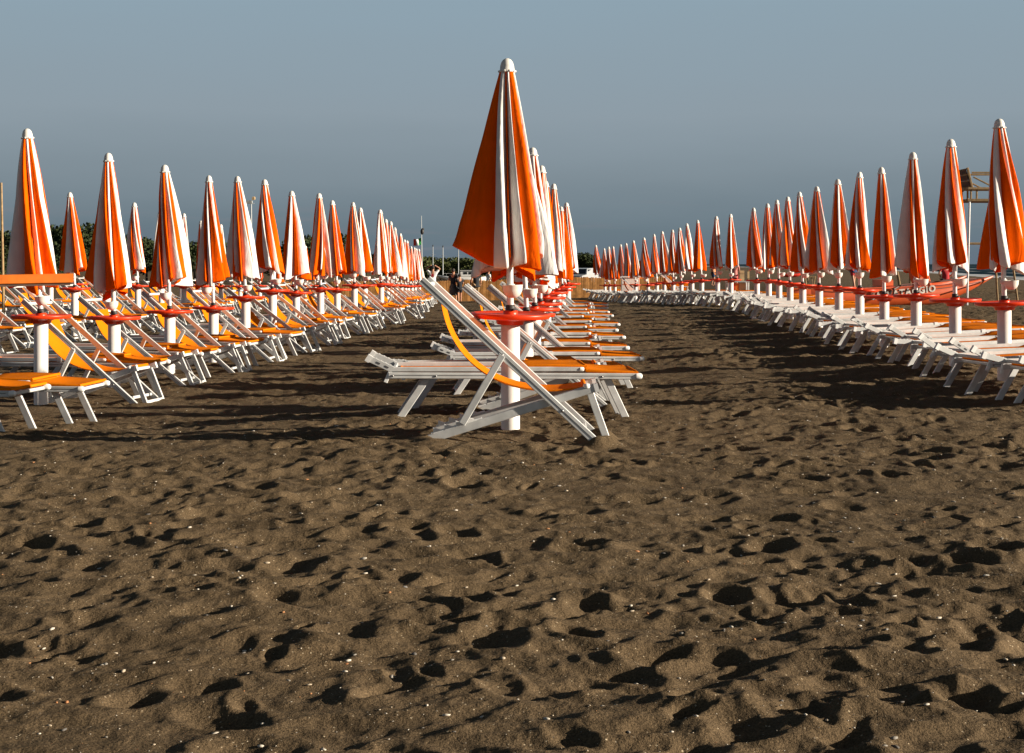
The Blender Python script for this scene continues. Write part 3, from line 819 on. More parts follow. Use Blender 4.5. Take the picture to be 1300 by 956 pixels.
for key, row in (('r', RIGHT), ('c', CENTRE), ('l', LEFT), ('f', FARLEFT)):
    for i, (xp, yd, xc, yc, Y) in enumerate(row):
        k = i + 1
        if key == 'c' and i == 0:
            lab = 'tall closed orange and white umbrella at the front of the centre row'
        elif i == len(row) - 1:
            lab = 'closed orange and white umbrella, farthest of all in the %s' % ROWNAME[key]
        elif i == 0 and key == 'r':
            lab = 'closed orange and white umbrella cut off by the right photo edge'
        else:
            lab = 'closed orange and white umbrella, %s from the front in the %s' % (nth(k), ROWNAME[key])
        can = CAN_FRONT if (key == 'c' and i == 0) else CAN[(i * 3 + {'r': 0, 'c': 5, 'l': 2, 'f': 4}[key]) % len(CAN)]
        if key == 'l' and i < 2: can = (CAN_L1, CAN_L2)[i]
        if key == 'r': can = CANR[(i * 2 + i // 5) % 5] if i % 4 != 3 else CAN[i % len(CAN)]
        rot = 0.0 if (key == 'c' and i == 0) else None
        place_umbrella(px(xp, Y), Y, pz(yd, Y), px(xc, Y), pz(yc, Y), lab, UG[key], can, rot)

def nearest(X0, slope, Y): return X0 + slope * Y
ORN = lambda k: nth(k)
BG = {'r': 'sunbeds in the right row', 'c': 'sunbeds in the centre row', 'l': 'sunbeds in the left row', 'f': 'sunbeds in the far left row', 'o': 'sunbeds in the outermost left row'}
CG = {'r': 'deck chairs in the right row', 'c': 'deck chairs in the centre row', 'l': 'deck chairs in the left row', 'f': 'deck chairs in the far left row', 'o': 'deck chairs in the outermost left row'}
U = random.uniform
# right row: two flat sunbeds at every umbrella
k = 0
for i, (xp, yd, xc, yc, Y) in enumerate(RIGHT):
    nY = RIGHT[i + 1][4] if i + 1 < len(RIGHT) else Y + 2
    X = px(xp, Y); nX = px(RIGHT[i + 1][0], nY) if i + 1 < len(RIGHT) else X + 0.1
    gap = min(2.0, nY - Y)
    for j, f in enumerate((0.30, 0.70) if gap > 1.4 else (0.5,)):
        k += 1
        yy = Y + gap * f; xx = X + (nX - X) * f + 0.28 + U(-0.08, 0.08)
        put('bed', xx, yy, R(11 + U(-3, 3)), 'flat orange and white sunbed, %s from the front in the right hand row' % nth(k), BG['r'], R(-1.2 + U(-0.6, 0.6)), 0.01)
put('bed', 5.12, 11.75, R(11), 'flat sunbed only just inside the right photo edge', BG['r'], R(-1))
for q, (x, Y) in enumerate(((797, 57.9), (849, 48.6))):
    put('chair', px(x, Y) + 0.3, Y, R(4), ['white deck chair standing far back in the right hand row', 'white deck chair beside the orange life vest in the right hand row'][q], CG['r'])
# centre row
bedY = [11.2, 12.55, 14.5, 16.3, 18.5, 20.3, 22.2, 24.3, 26.0, 27.9, 30.2, 32.4]
bedx = [-0.03, -0.10, 0.12, 0.03, 0.05, 0.0, 0.07, -0.05, 0.04, 0.0, 0.02, 0.05]
for i, Y in enumerate(bedY):
    put('bed', nearest(-0.53, 0.0517, Y) + bedx[i], Y, R(4 + U(-1.5, 1.5)), 'flat orange and white sunbed, %s from the front in the centre row' % nth(i + 1), BG['c'], R(U(-0.5, 0.5)))
chY = [9.56, 12.05, 15.1, 17.3, 20.4, 22.9, 26.1, 28.8, 31.1]
for i, Y in enumerate(chY):
    X = 0.0 if i == 0 else nearest(-0.53, 0.0517, Y) + 0.10 + U(-0.04, 0.04)
    if i == 0: X = px(648, 9.65)
    lab = 'white deck chair with orange sling in front of the tallest umbrella' if i == 0 else 'white deck chair with orange sling, %s from the front in the centre row' % nth(i + 1)
    put('chair', X, Y, R(-1.5 if i == 0 else 0.5 + U(-2, 2)), lab, CG['c'], R(0.0 if i == 0 else -2.5), 0.05 if i == 0 else 0.05)
# left rows: one flat bed and one deck chair at every umbrella
def left_row(key, row, dxb, dxc, rz, y_extra=()):
    slots = [(px(r[0], r[4]), r[4]) for r in row]
    slots = list(y_extra) + slots
    for i, (X, Y) in enumerate(slots):
        nY = slots[i + 1][1] if i + 1 < len(slots) else Y + 2
        gap = min(2.05, nY - Y)
        put('bed', X + dxb + U(-0.1, 0.1), Y + 0.60 * gap, R(rz + U(-2.5, 2.5)), 'flat orange and white sunbed, %s from the front in the %s' % (nth(i + 1), ROWNAME[key]), BG[key], R(U(-0.6, 0.6)))
        if (gap > 1.2 or i % 2 == 0):
            put('chair', X + dxc + U(-0.12, 0.12), Y + 0.24 * gap if gap > 1.2 else Y, R(rz + U(-4, 4)), 'white deck chair with orange sling, %s from the front in the %s' % (nth(i + 1), ROWNAME[key]), CG[key], R(U(-6, -2)))
left_row('l', LEFT, -0.04, 0.28, -8)
put('bed', -4.43, 11.9, R(-4), 'flat orange and white sunbed just in front of the first umbrella of the left row', BG['l'])
put('bed', -4.62, 10.95, R(-7), 'sunbed in the left row cut off by the photo edge, only its foot showing', BG['l'])
left_row('f', FARLEFT, -0.04, 0.28, -8, [(nearest(-9.95, 0.0589, Y), Y) for Y in (21.0, 22.9, 24.8)])
ol = [(nearest(-14.6, 0.0589, Y), Y) for Y in (32.0, 34, 36, 38, 40, 42, 44, 47, 50, 53)]
for i, (X, Y) in enumerate(ol):
    put('bed', X, Y - 0.4, R(-3 + U(-3, 3)), 'flat orange and white sunbed, %s from the front in the outermost left row' % nth(i + 1), BG['o'])
    put('chair', X + 0.36, Y + 0.8, R(-3 + U(-4, 4)), 'white deck chair with orange sling, %s from the front in the outermost left row' % nth(i + 1), CG['o'])
    place_umbrella(X, Y, ground(X, Y) + 0.86, X, ground(X, Y) + 2.6, 'white post with red table and no canopy, %s in the outermost left row' % nth(i + 1), UG['o'], bare=True)

build_sand()

# ------------------------------------------------------------------ orange beam at the left edge
def beam():
    a = at(-150, 357.5, 12.35); b = at(93, 353, 12.9)
    r = empty('orange_beam', (a.x, a.y, ground(a.x, a.y)))
    inv = -Vector(r.location)
    m = MB(); m.bar(a + inv, b + inv, 0.10, 0.082, M['orange_paint'], ch=0.05); m.build('beam', r)
    m = MB(); m.bar(a + inv + Vector((0, 0, -0.054)), b + inv + Vector((-0.03, 0, -0.054)), 0.08, 0.024, M['dark_wood'], ch=0.05); m.build('underside_board', r)
    m = MB()
    for f in (0.02, 0.36):
        p = a.lerp(b, f) + inv
        m.bar((p.x, p.y, p.z - 0.07), (p.x, p.y, -0.35), 0.08, 0.08, M['orange_paint'], ch=0.08)
        break
    m.build('post', r)
    tag(r, 'orange wooden beam jutting in from the left photo edge', 'beam')
beam()

# ------------------------------------------------------------------ rescue boat, tower
def hull_mb(Lh, wid, dep, mat):
    mb = MB(); N = 26; secs = []
    for i in range(N + 1):
        s = i / N
        w = wid * (1 - abs(2 * s - 1) ** 3.2) ** 0.8 * 0.5 + 0.012
        rise = 0.27 * max(0, (s - 0.5) / 0.5) ** 2.0 + 0.10 * max(0, (0.25 - s) / 0.25) ** 2
        keel = (0.24 + dep) * max(0, (s - 0.60) / 0.40) ** 1.7 + 0.22 * max(0, (0.18 - s) / 0.18) ** 2
        top = dep + rise; bot = min(keel, top - 0.02)
        x = -Lh / 2 + Lh * s
        mid = bot + (top - bot) * 0.45
        secs.append([(x, 0, bot), (x, -w * 0.62, bot + (mid - bot) * 0.35), (x, -w * 0.96, mid), (x, -w, top), (x, -w * 0.8, top + 0.012), (x, w * 0.8, top + 0.012), (x, w, top), (x, w * 0.96, mid), (x, w * 0.62, bot + (mid - bot) * 0.35)])
    m = 9; vs = [p for s_ in secs for p in s_]
    fs = [[i * m + j, i * m + (j + 1) % m, (i + 1) * m + (j + 1) % m, (i + 1) * m + j] for i in range(N) for j in range(m)]
    mb.add(vs, fs, mat, True)
    mb.add(secs[0], [list(range(m))], mat); mb.add(secs[-1], [list(range(m - 1, -1, -1))], mat)
    return mb
def text_mb(s, size, mat, bold=0.0, ext=0.004):
    cu = bpy.data.curves.new('txt', 'FONT'); cu.body = s; cu.size = size; cu.extrude = ext; cu.offset = bold
    cu.align_x = 'CENTER'; cu.align_y = 'CENTER'; cu.resolution_u = 3; cu.space_character = 1.22
    o = bpy.data.objects.new('txt', cu); col.objects.link(o)
    dg = bpy.context.evaluated_depsgraph_get(); dg.update()
    me = bpy.data.meshes.new_from_object(o.evaluated_get(dg))
    bpy.data.objects.remove(o)
    mb = MB(); mb.add([v.co[:] for v in me.vertices], [list(p.vertices) for p in me.polygons], mat)
    return mb
def rescue_boat():
    Y = 40.0; cx = px(1136, Y)
    r = empty('rescue_boat', (cx, Y, ground(cx, Y) - 0.03), R(12.0))
    r.rotation_euler.y = R(-1.6)
    Lh = 5.5
    h = hull_mb(Lh, 0.46, 0.50, M['boat'])
    a = h.build('hull', r); a.location = (0, -0.55, 0)
    b = h.build('hull', r); b.location = (-0.2, 0.55, 0)
    t = MB()
    for sx in (0,):
        N = 20; pts = []
        for i in range(N + 1):
            s = 0.06 + 0.9 * i / N
            w = 0.44 * (1 - abs(2 * s - 1) ** 3.2) ** 0.8 * 0.5 + 0.012
            rise = 0.27 * max(0, (s - 0.5) / 0.5) ** 2.0 + 0.10 * max(0, (0.25 - s) / 0.25) ** 2
            pts.append(Vector((-Lh / 2 + Lh * s, -w - 0.008, 0.50 + rise - 0.055)))
        for p, q in zip(pts[:-1], pts[1:]): t.bar(p, q, 0.012, 0.022, M['boat_dark'])
    t.build('rubbing_strake', a)
    tx = text_mb('SALVATAGGIO', 0.25, M['letter'], 0.010)
    tx.v = [(x, -z, y) for x, y, z in tx.v]
    to = tx.build('lettering', a); to.location = (-0.14, -0.252, 0.395); to.rotation_euler = (R(3), R(-5), 0)
    d = MB()
    for x in (-1.5, -0.5, 0.5, 1.3): d.bar((x, -0.6, 0.50), (x, 0.6, 0.50), 0.16, 0.05, M['boat'])
    d.box((-0.1, 0, 0.535), (3.0, 0.62, 0.03), M['boat'])
    d.build('deck', r)
    s_ = MB(); s_.bar((0.86, 0, 0.52), (0.72, 0, 1.02), 0.55, 0.34, M['boat'], up=(1, 0, 0), ch=0.12); s_.build('seat_block', r)
    s2 = MB(); s2.box((-0.35, 0, 0.66), (0.34, 0.6, 0.2), M['boat'], ch=0.15); s2.build('rowing_bench', r)
    o1 = MB(); o1.tube((-0.2, -0.86, 0.62), (2.2, -0.62, 0.72), 0.02, 0.018, M['boat_dark'], 8); o1.tube((-0.2, -0.86, 0.62), (-0.5, -0.92, 0.5), 0.018, 0.05, M['boat_dark'], 8)
    o1.build('oar', r)
    tag(r, 'orange twin hulled rescue rowing boat lettered SALVATAGGIO beside the right row', 'boat')
rescue_boat()

def tower():
    Y = 38.6; g = ground(13.4, Y)
    tl, tr = px(1231, Y), px(1275, Y)
    bl, br = px(1226, Y), px(1292, Y)
    cx = (tl + tr) / 2
    r = empty('lifeguard_tower', (cx, Y + 0.5, g))
    zt = pz(253, Y) - g
    def seg(a, b): return a, b
    for (xt, xb, yt, yb) in ((tl, bl, -0.5, -0.6), (tr, br, -0.5, -0.6), (tl, bl + 0.1, 0.5, 0.75), (tr, br - 0.1, 0.5, 0.75)):
        l = MB(); l.tube((xt - cx, yt, zt), (xb - cx, yb, -0.2), 0.028, 0.028, M['wood'] if xt == tr else M['pole'], 10); l.build('leg', r)
    p = MB()
    zp = pz(254, Y) - g; zs = pz(239, Y) - g
    for i in range(5): p.box((0, -0.44 + 0.22 * i, zp), (tr - tl + 0.12, 0.20, 0.07), M['wood'])
    p.build('platform', r)
    s = MB()
    for i in range(4): s.box((0.0, -0.38 + 0.22 * i, zs), (tr - tl + 0.06, 0.20, 0.06), M['wood'])
    for x in (tl - cx + 0.06, tl - cx + 0.22, tr - cx - 0.05):
        for y in (-0.42, 0.36): s.bar((x, y, zp), (x, y, zs), 0.045, 0.045, M['wood'])
    s.build('seat', r)
    b = MB()
    x0, z0 = px(1236, Y) - cx, pz(237, Y) - g; x1, z1 = px(1229, Y) - cx, pz(214, Y) - g
    for i in range(3):
        q0, q1 = 0.06 + i * 0.32, 0.30 + i * 0.32
        a = Vector((x0 + (x1 - x0) * q0 - 0.05, 0, z0 + (z1 - z0) * q0)); c = Vector((x0 + (x1 - x0) * q1 - 0.05, 0, z0 + (z1 - z0) * q1))
        b.bar(a, c, 0.86, 0.03, M['dark_wood'], up=(1, 0, 0.3))
    for y in (-0.44, 0.44): b.bar((x0, y, z0 - 0.1), (x1, y, z1 + 0.03), 0.05, 0.06, M['wood'])
    for q in (0.03, 0.34, 0.66, 0.98): b.bar((x0 + (x1 - x0) * q - 0.03, -0.44, z0 + (z1 - z0) * q), (x0 + (x1 - x0) * q - 0.03, 0.44, z0 + (z1 - z0) * q), 0.03, 0.035, M['wood'])
    b.build('backrest', r)
    a = MB()
    za = pz(219, Y) - g
    for y in (-0.44, 0.44):
        a.bar((x1 + 0.12, y, za), (tr - cx, y, za), 0.03, 0.05, M['wood']); a.bar((x0 + 0.02, y, za - 0.12), (tr - cx - 0.25, y, zs + 0.02), 0.04, 0.04, M['wood'])
        a.bar((tr - cx, y, za), (tr - cx, y, zs), 0.04, 0.04, M['wood'])
    a.build('armrest', r)
    k = MB()
    z3 = pz(309, Y) - g
    k.bar((tl - cx - 0.03, -0.53, z3), (tr - cx + 0.12, -0.53, z3), 0.04, 0.05, M['wood'])
    k.bar((tl - cx - 0.03, 0.57, z3), (tr - cx + 0.12, 0.57, z3), 0.04, 0.05, M['wood'])
    for i in range(7): 
        zz = 0.35 + i * 0.38; f = zz / zt
        xa = (br - cx) * (1 - f) + (tr - cx) * f - 0.02
        k.bar((xa, -0.58, zz), (xa, 0.62, zz), 0.035, 0.035, M['wood'])
    k.build('ladder', r)
    tag(r, 'tall wooden lifeguard tower with slatted seat back behind the right row', 'tower')
tower()

# ------------------------------------------------------------------ reed fence, furniture behind the rows
def fence():
    r = empty('reed_fence', (-1.6, 70, ground(-1.6, 70)), R(9))
    pr = MB(); N = 340; w = 19.4 / N
    for i in range(N):
        xx = -9.7 + i * w
        gz = ground(-1.6 + xx, 70) - ground(-1.6, 70)
        h = gz + 1.03 + random.uniform(-0.03, 0.03) + 0.02 * math.sin(i * 0.13)
        y = 0.004 * math.sin(i * 0.9) + 0.03 * math.sin(i * 0.05)
        pr.tube((xx, y, gz - 0.2), (xx + random.uniform(-0.012, 0.012), y, h), w * 0.62, w * 0.58, M['reed'], 6)
    pr.build('reed_panel', r)
    for i in range(9):
        p = MB(); xx = -9.5 + i * 2.37; p.tube((xx, 0.15, -0.4), (xx, 0.15, 1.15), 0.035, 0.035, M['wood'], 8); p.build('post', r)
    t = MB(); t.bar((-9.7, 0.13, 0.9), (9.65, 0.13, 0.9), 0.04, 0.05, M['wood']); t.build('rail', r)
    tag(r, 'low brown reed screen fence across the end of the rows', 'fence')
fence()

def frame_obj(name, label, cat, loc, rz=0):
    return tag(empty(name, loc, rz), label, cat)
# table stand with coloured panels
Y = 42.6; cx = px(936, Y); g = ground(cx, Y)
r = frame_obj('display_table', 'grey topped table with red, orange and beige panels beyond the right row', 'table', (cx, Y, g), 0)
zt = pz(357.5, Y) - g
m = MB(); m.box((0, 0, zt), (0.66, 0.5, 0.035), M['grey']); m.build('tabletop', r)
for sx in (-0.29, 0.29):
    for sy in (-0.2, 0.2):
        m = MB(); m.bar((sx, sy, zt - 0.018), (sx, sy, -0.12), 0.055, 0.055, M['aluminium']); m.build('leg', r)
zb = pz(370.5, Y) - g
for nm, x, w, mt in (('red_panel', -0.17, 0.14, 'red'), ('orange_panel', -0.035, 0.115, 'orange_paint'), ('beige_panel', 0.13, 0.2, 'beige')):
    m = MB(); m.box((x, -0.16, (zt + zb) / 2 - 0.02), (w, 0.03, zt - zb - 0.05), M[mt]); m.build(nm, r)
m = MB(); m.box((0, 0, zb), (0.6, 0.42, 0.03), M['aluminium']); m.build('shelf', r)
bx = px(941.5, Y); zt += g
m = MB(); m.box((0, 0, 0.155), (0.13, 0.2, 0.31), M['beige']); m.box((0, -0.001, 0.22), (0.134, 0.205, 0.012), M['wood'])
o = m.build('cardboard_box'); o.location = (bx, Y, zt + 0.018); tag(o, 'upright beige box standing on the grey display table', 'box')
m = MB(); m.bar((0, 0, -0.25), (0, 0, pz(343.5, Y) - g), 0.055, 0.045, M['wood']); m.box((0, -0.025, pz(349, Y) - g), (0.06, 0.012, 0.2), M['beige'])
bx = px(950, Y + 0.5); o = m.build('wooden_stake'); o.location = (bx, Y + 0.5, ground(bx, Y + 0.5)); tag(o, 'thin wooden stake just right of the grey display table', 'stake')
# orange life vest on a stake and an orange folded lounger
Y = 49.2; cx = px(849.5, Y); g = ground(cx, Y)
r = frame_obj('life_vest', 'orange life vest hung on a short dark stake', 'life vest', (cx, Y, g))
m = MB(); m.bar((0, 0.05, -0.2), (0, 0.05, pz(351, Y) - g), 0.05, 0.05, M['dark_wood']); m.build('stake', r)
zc = pz(358, Y) - g
m = MB()
for s in (-1, 1): m.box((s * 0.055, -0.02, zc), (0.085, 0.09, 0.34), M['sling'], ch=0.3)
m.box((0, 0.0, zc + 0.18), (0.15, 0.1, 0.07), M['orange_paint'], ch=0.3); m.build('vest', r)
m = MB(); m.box((0, -0.075, zc - 0.05), (0.2, 0.012, 0.03), M['black']); m.build('belt', r)
Y = 48.6; cx = px(863, Y); g = ground(cx, Y)
r = frame_obj('folded_lounger', 'folded orange padded lounger standing on edge beside the life vest', 'lounger', (cx, Y, g))
z1, z0 = pz(359, Y) - g, pz(370, Y) - g
m = MB(); m.box((0, 0, (z0 + 2.6 * z1) / 3.6), (0.56, 0.09, (z1 - z0) * 0.42), M['sling'], ch=0.25); m.build('upper_pad', r)
m = MB(); m.box((-0.03, 0.02, (2.6 * z0 + z1) / 3.6), (0.5, 0.09, (z1 - z0) * 0.40), M['sling'], ch=0.25); m.build('lower_pad', r)
m = MB(); m.bar((-0.3, -0.05, (z0 + z1) / 2), (0.3, -0.05, (z0 + z1) / 2 + 0.02), 0.025, 0.03, M['aluminium'])
for x in (-0.25, 0.27): m.bar((x, 0.02, z1), (x, 0.02, -0.1), 0.03, 0.03, M['aluminium'])
m.build('frame', r)
# white cabinet with an orange frame
Y = 58.5; cx = px(800, Y); g = ground(cx, Y); zt = pz(351.5, Y) - g
r = frame_obj('white_cabinet', 'white slatted cabinet between the far umbrellas of the right row', 'cabinet', (cx, Y, g))
m = MB(); m.box((0, 0, zt / 2 - 0.02), (0.72, 0.4, zt - 0.05), M['gel']); m.box((0, 0, zt), (0.82, 0.48, 0.05), M['gel']); m.build('body', r)
m = MB()
for q in (0.45, 0.72): m.box((0, -0.206, zt * q), (0.62, 0.012, 0.03), M['orange_paint'])
m.build('shelf_edge', r)
cx2 = px(814, Y); r = frame_obj('orange_frame', 'orange painted frame standing right of the white cabinet', 'frame', (cx2, Y, g))
m = MB()
for x in (-0.1, 0.3): m.bar((x, 0, -0.15), (x, 0, zt), 0.07, 0.06, M['orange_paint'])
m.build('upright', r)
m = MB()
for z in (zt - 0.04, zt * 0.42): m.bar((-0.065, 0, z), (0.265, 0, z), 0.05, 0.07, M['orange_paint'])
m.build('crossbar', r)
# wooden trestle and posts beside the boat
Y = 45.0
r = frame_obj('wooden_trestle', 'thin wooden trestle with crossed legs behind the right row', 'trestle', (px(1028, Y), Y, ground(px(1028, Y), Y)))
for a, b in ((-0.16, -0.04), (-0.02, -0.16), (0.06, 0.2), (0.16, 0.04)):
    m = MB(); m.bar((a, U(-0.2, 0.2), 0.86), (b, U(-0.3, 0.3), -0.1), 0.03, 0.025, M['wood']); m.build('leg', r)
m = MB(); m.bar((-0.2, 0, 0.85), (0.2, 0, 0.83), 0.04, 0.03, M['wood']); m.build('top_bar', r)
for x, Y, hgt, bend, lab in ((1138, 46, 0.95, 0.10, 'bent driftwood post standing behind the rescue boat'), (1156, 46.5, 0.98, -0.01, 'straight dark wooden post beside the rescue boat seat block')):
    m = MB(); X = px(x, Y); p = [Vector((bend * math.sin(i * 0.5), 0, -0.2 + (hgt + 0.2) * i / 6)) for i in range(7)]
    for i in range(6): m.tube(p[i], p[i + 1], 0.06 - 0.003 * i, 0.057 - 0.003 * i, M['wood'], 8)
    o = m.build('wooden_post'); o.location = (X, Y, ground(X, Y)); tag(o, lab, 'post')
# tall pole at the left edge
Y = 30; X = px(4, Y); m = MB(); m.tube((0.02, 0, -0.3), (-0.04, 0, pz(232, Y) - ground(X, Y)), 0.034, 0.022, M['wood'], 10)
o = m.build('wooden_pole'); o.location = (X, Y, ground(X, Y)); tag(o, 'tall thin wooden pole at the left photo edge', 'pole')
# floodlight mast
Y = 120; X = px(319, Y); g = ground(X, Y); zt = pz(252, Y) - g
r = frame_obj('floodlight_mast', 'grey floodlight mast rising behind the left umbrellas', 'lamp post', (X, Y, g))
m = MB(); m.tube((0, 0, -0.3), (0, 0, zt - 0.3), 0.09, 0.05, M['grey'], 10); m.build('mast', r)
m = MB(); m.bar((-0.35, 0, zt - 0.42), (0.25, 0, zt - 0.42), 0.06, 0.06, M['grey']); m.build('crossarm', r)
for x, z in ((-0.28, 0.32), (-0.03, 0.34), (0.2, 0.02)):
    m = MB(); m.bar((x, -0.16, zt - z), (x, 0.1, zt - z + 0.05), 0.24, 0.26, M['beige'] if z < 0.3 else M['grey'], ch=0.15); m.build('lamp_head', r)
# flag pole
Y = 100; X = px(536, Y); g = ground(X, Y); zt = pz(274, Y) - g
r = frame_obj('flag_pole', 'thin mast with a tattered Italian tricolour beyond the left row', 'flagpole', (X, Y, g))
m = MB(); m.tube((0, 0, -0.3), (-0.06, 0, zt), 0.055, 0.022, M['grey'], 8); m.build('mast', r)
fz = pz(307, Y) - g
fl = MB()
for k, mt in enumerate(('green', 'c_white', 'red')):
    vs = []
    for i in range(7):
        for j in range(5):
            f = (k + i / 6) / 3
            vs.append((-0.06 - 0.56 * f, 0.08 * math.sin(f * 7 + j * 0.5), fz + 0.26 - 0.12 * j - 0.1 * f + 0.03 * math.sin(f * 9)))
    fl.add(vs, [[i * 5 + j, (i + 1) * 5 + j, (i + 1) * 5 + j + 1, i * 5 + j + 1] for i in range(6) for j in range(4)], M[mt], True)
fl.build('flag', r)
m = MB(); m.ball((0.0, 0, pz(294, Y) - g), 0.16, M['black'], 10, 0.8, 0.8, 1.4); m.ball((0.06, 0, pz(291, Y) - g), 0.09, M['black'], 8); m.build('radar_reflector', r)

# ------------------------------------------------------------------ boats and cars behind the fence
def motor_boat():
    Y = 150; X = px(586, Y); g = ground(X, Y)
    r = empty('motor_boat', (X, Y, g), R(180))
    h = hull_mb(5.6, 1.9, 0.62, M['gel']); h.build('hull', r)
    m = MB(); m.box((-0.9, 0, 0.95), (2.0, 1.3, 0.6), M['gel'], ch=0.2); m.box((-0.9, 0, 1.33), (2.1, 1.35, 0.05), M['gel'], ch=0.3); m.build('cabin', r)
    for s in (-1, 1):
        m = MB()
        for x in (-1.5, -0.95, -0.4): m.box((x, s * 0.652, 1.05), (0.42, 0.012, 0.26), M['glass'])
        m.build('window', r)
    m = MB(); m.bar((0.12, -0.6, 1.02), (0.12, 0.6, 1.02), 0.02, 0.3, M['glass'], up=(-0.3, 0, 1)); m.build('windshield', r)
    m = MB()
    for s in (-1, 1):
        for x in (0.4, 1.0, 1.6): m.tube((x, s * 0.7 * (1 - x / 4), 0.66), (x, s * 0.7 * (1 - x / 4), 1.0), 0.015, 0.015, M['pole'], 6)
        m.tube((0.3, s * 0.66, 1.0), (1.9, s * 0.36, 1.02), 0.015, 0.015, M['pole'], 6)
    m.build('guard_rail', r)
    m = MB()
    for x in (-1.4, 1.0): m.bar((x, -0.7, 0.05), (x, 0.7, 0.05), 0.2, 0.25, M['dark_wood'])
    m.build('cradle', r)
    tag(r, 'white cabin motor boat beached behind the reed fence', 'boat')
motor_boat()
for i, (x, yt, Y, lab) in enumerate(((549.6, 312, 165, 'bare boat mast nearest the flag beyond the fence'), (562.3, 313, 150, 'bare boat mast left of the white motor boat'), (582, 314, 160, 'bare boat mast behind the white motor boat'))):
    X = px(x, Y); g = ground(X, Y); m = MB()
    m.tube((0, 0, -0.2), (0, 0, pz(yt, Y) - g), 0.06, 0.04, M['grey'], 8); m.bar((-0.35, 0, (pz(yt, Y) - g) * 0.75), (0.35, 0, (pz(yt, Y) - g) * 0.75), 0.03, 0.03, M['grey'])
    m.lathe([(0.05, 0.0), (0.07, 0.1), (0.03, 0.22), (0.001, 0.23)], M['black'], 8, (0, 0, pz(yt, Y) - g - 0.1))
    o = m.build('boat_mast'); o.location = (X, Y, g); tag(o, lab, 'mast', 'boat masts beyond the fence')

def car(X, Y, rz, paint, label):
    r = empty('parked_car', (X, Y, ground(X, Y)), rz)
    prof = [(-2.0, 0.32), (-2.05, 0.62), (-1.95, 0.82), (-1.1, 0.92), (-0.55, 1.36), (0.6, 1.42), (1.45, 1.30), (1.95, 0.92), (2.02, 0.6), (1.98, 0.32)]
    w = [0.8, 0.84, 0.84, 0.84, 0.62, 0.60, 0.63, 0.84, 0.85, 0.8]
    m = MB(); n = len(prof)
    vs = [(x, -ww, z) for (x, z), ww in zip(prof, w)] + [(x, ww, z) for (x, z), ww in zip(prof, w)]
    m.add(vs, [list(range(n)), list(range(2 * n - 1, n - 1, -1))] + [[i, n + i, n + (i + 1) % n, (i + 1) % n] for i in range(n)], paint)
    m.build('body', r)
    wd = MB(); wd.add([(-1.04, -0.70, 0.965), (-0.58, -0.56, 1.335), (-0.58, 0.56, 1.335), (-1.04, 0.70, 0.965)], [[0, 1, 2, 3]], M['glass'])
    wd.v = [(x - 0.012, y, z + 0.012) for x, y, z in wd.v]; wd.build('windshield', r)
    rw = MB(); rw.add([(1.52, -0.56, 1.26), (1.88, -0.70, 0.98), (1.88, 0.70, 0.98), (1.52, 0.56, 1.26)], [[0, 1, 2, 3]], M['glass'])
    rw.v = [(x + 0.012, y, z + 0.012) for x, y, z in rw.v]; rw.build('rear_window', r)
    for s in (-1, 1):
        q = MB(); q.add([(-0.85, s * 0.81, 0.95), (1.6, s * 0.81, 0.95), (1.35, s * 0.66, 1.27), (-0.5, s * 0.66, 1.31)], [[0, 1, 2, 3]], M['glass']); q.build('side_window', r)
        hl = MB(); hl.box((-2.03, s * 0.6, 0.68), (0.06, 0.34, 0.14), M['gel'], ch=0.3); hl.build('headlight', r)
        for x in (-1.3, 1.3):
            t = MB(); t.lathe([(0.2, -0.1), (0.31, -0.09), (0.33, 0.0), (0.31, 0.09), (0.2, 0.1)], M['black'], 18, (x, s * 0.76, 0.33), axis=Matrix.Rotation(R(90), 3, 'X'))
            o = t.build('wheel', r)
            h = MB(); h.lathe([(0.2, -0.09), (0.2, 0.09), (0.001, 0.11)], M['silver'], 12, (x, s * 0.76, 0.33), axis=Matrix.Rotation(R(90 if s < 0 else -90), 3, 'X')); h.build('rim', o)
    tag(r, label, 'car')
car(px(740, 112), 112, R(62), M['silver'], 'silver car parked behind the reed fence')
car(px(720, 118), 119, R(40), M['bluecar'], 'dark blue car parked left of the silver car')

def red_boat():
    Y = 130; X = px(1006, Y)
    r = empty('red_dinghy', (X, Y, ground(X, Y)), R(5))
    hull_mb(2.4, 0.9, 0.3, M['red']).build('hull', r)
    m = MB(); m.box((0, 0, 0.33), (0.3, 0.8, 0.05), M['dark_wood']); m.box((-0.6, 0, 0.33), (0.2, 0.7, 0.05), M['dark_wood']); m.build('bench', r)
    tag(r, 'small red dinghy far off on the open sand', 'boat')
red_boat()

# ------------------------------------------------------------------ people
def skin_mesh(name, joints, edges, mat, root=0, sub=2):
    """ joints: {name: ((x,y,z), radius)} grown into one continuous surface """
    names = list(joints)
    me = bpy.data.meshes.new(name)
    me.from_pydata([joints[n][0] for n in names], [(names.index(a), names.index(b)) for a, b in edges], [])
    o = bpy.data.objects.new(name, me); col.objects.link(o)
    mod = o.modifiers.new('skin', 'SKIN'); mod.use_smooth_shade = True
    ss = o.modifiers.new('sub', 'SUBSURF'); ss.levels = sub; ss.render_levels = sub
    for i, n in enumerate(names):
        rr = joints[n][1]; rr = rr if isinstance(rr, tuple) else (rr, rr)
        me.skin_vertices[0].data[i].radius = rr
        me.skin_vertices[0].data[i].use_root = (i == root)
    dg = bpy.context.evaluated_depsgraph_get(); dg.update()
    out = bpy.data.meshes.new_from_object(o.evaluated_get(dg))
    bpy.data.objects.remove(o)
    out.name = name; out.materials.clear(); out.materials.append(mat)
    out.polygons.foreach_set('use_smooth', [True] * len(out.polygons))
    return out

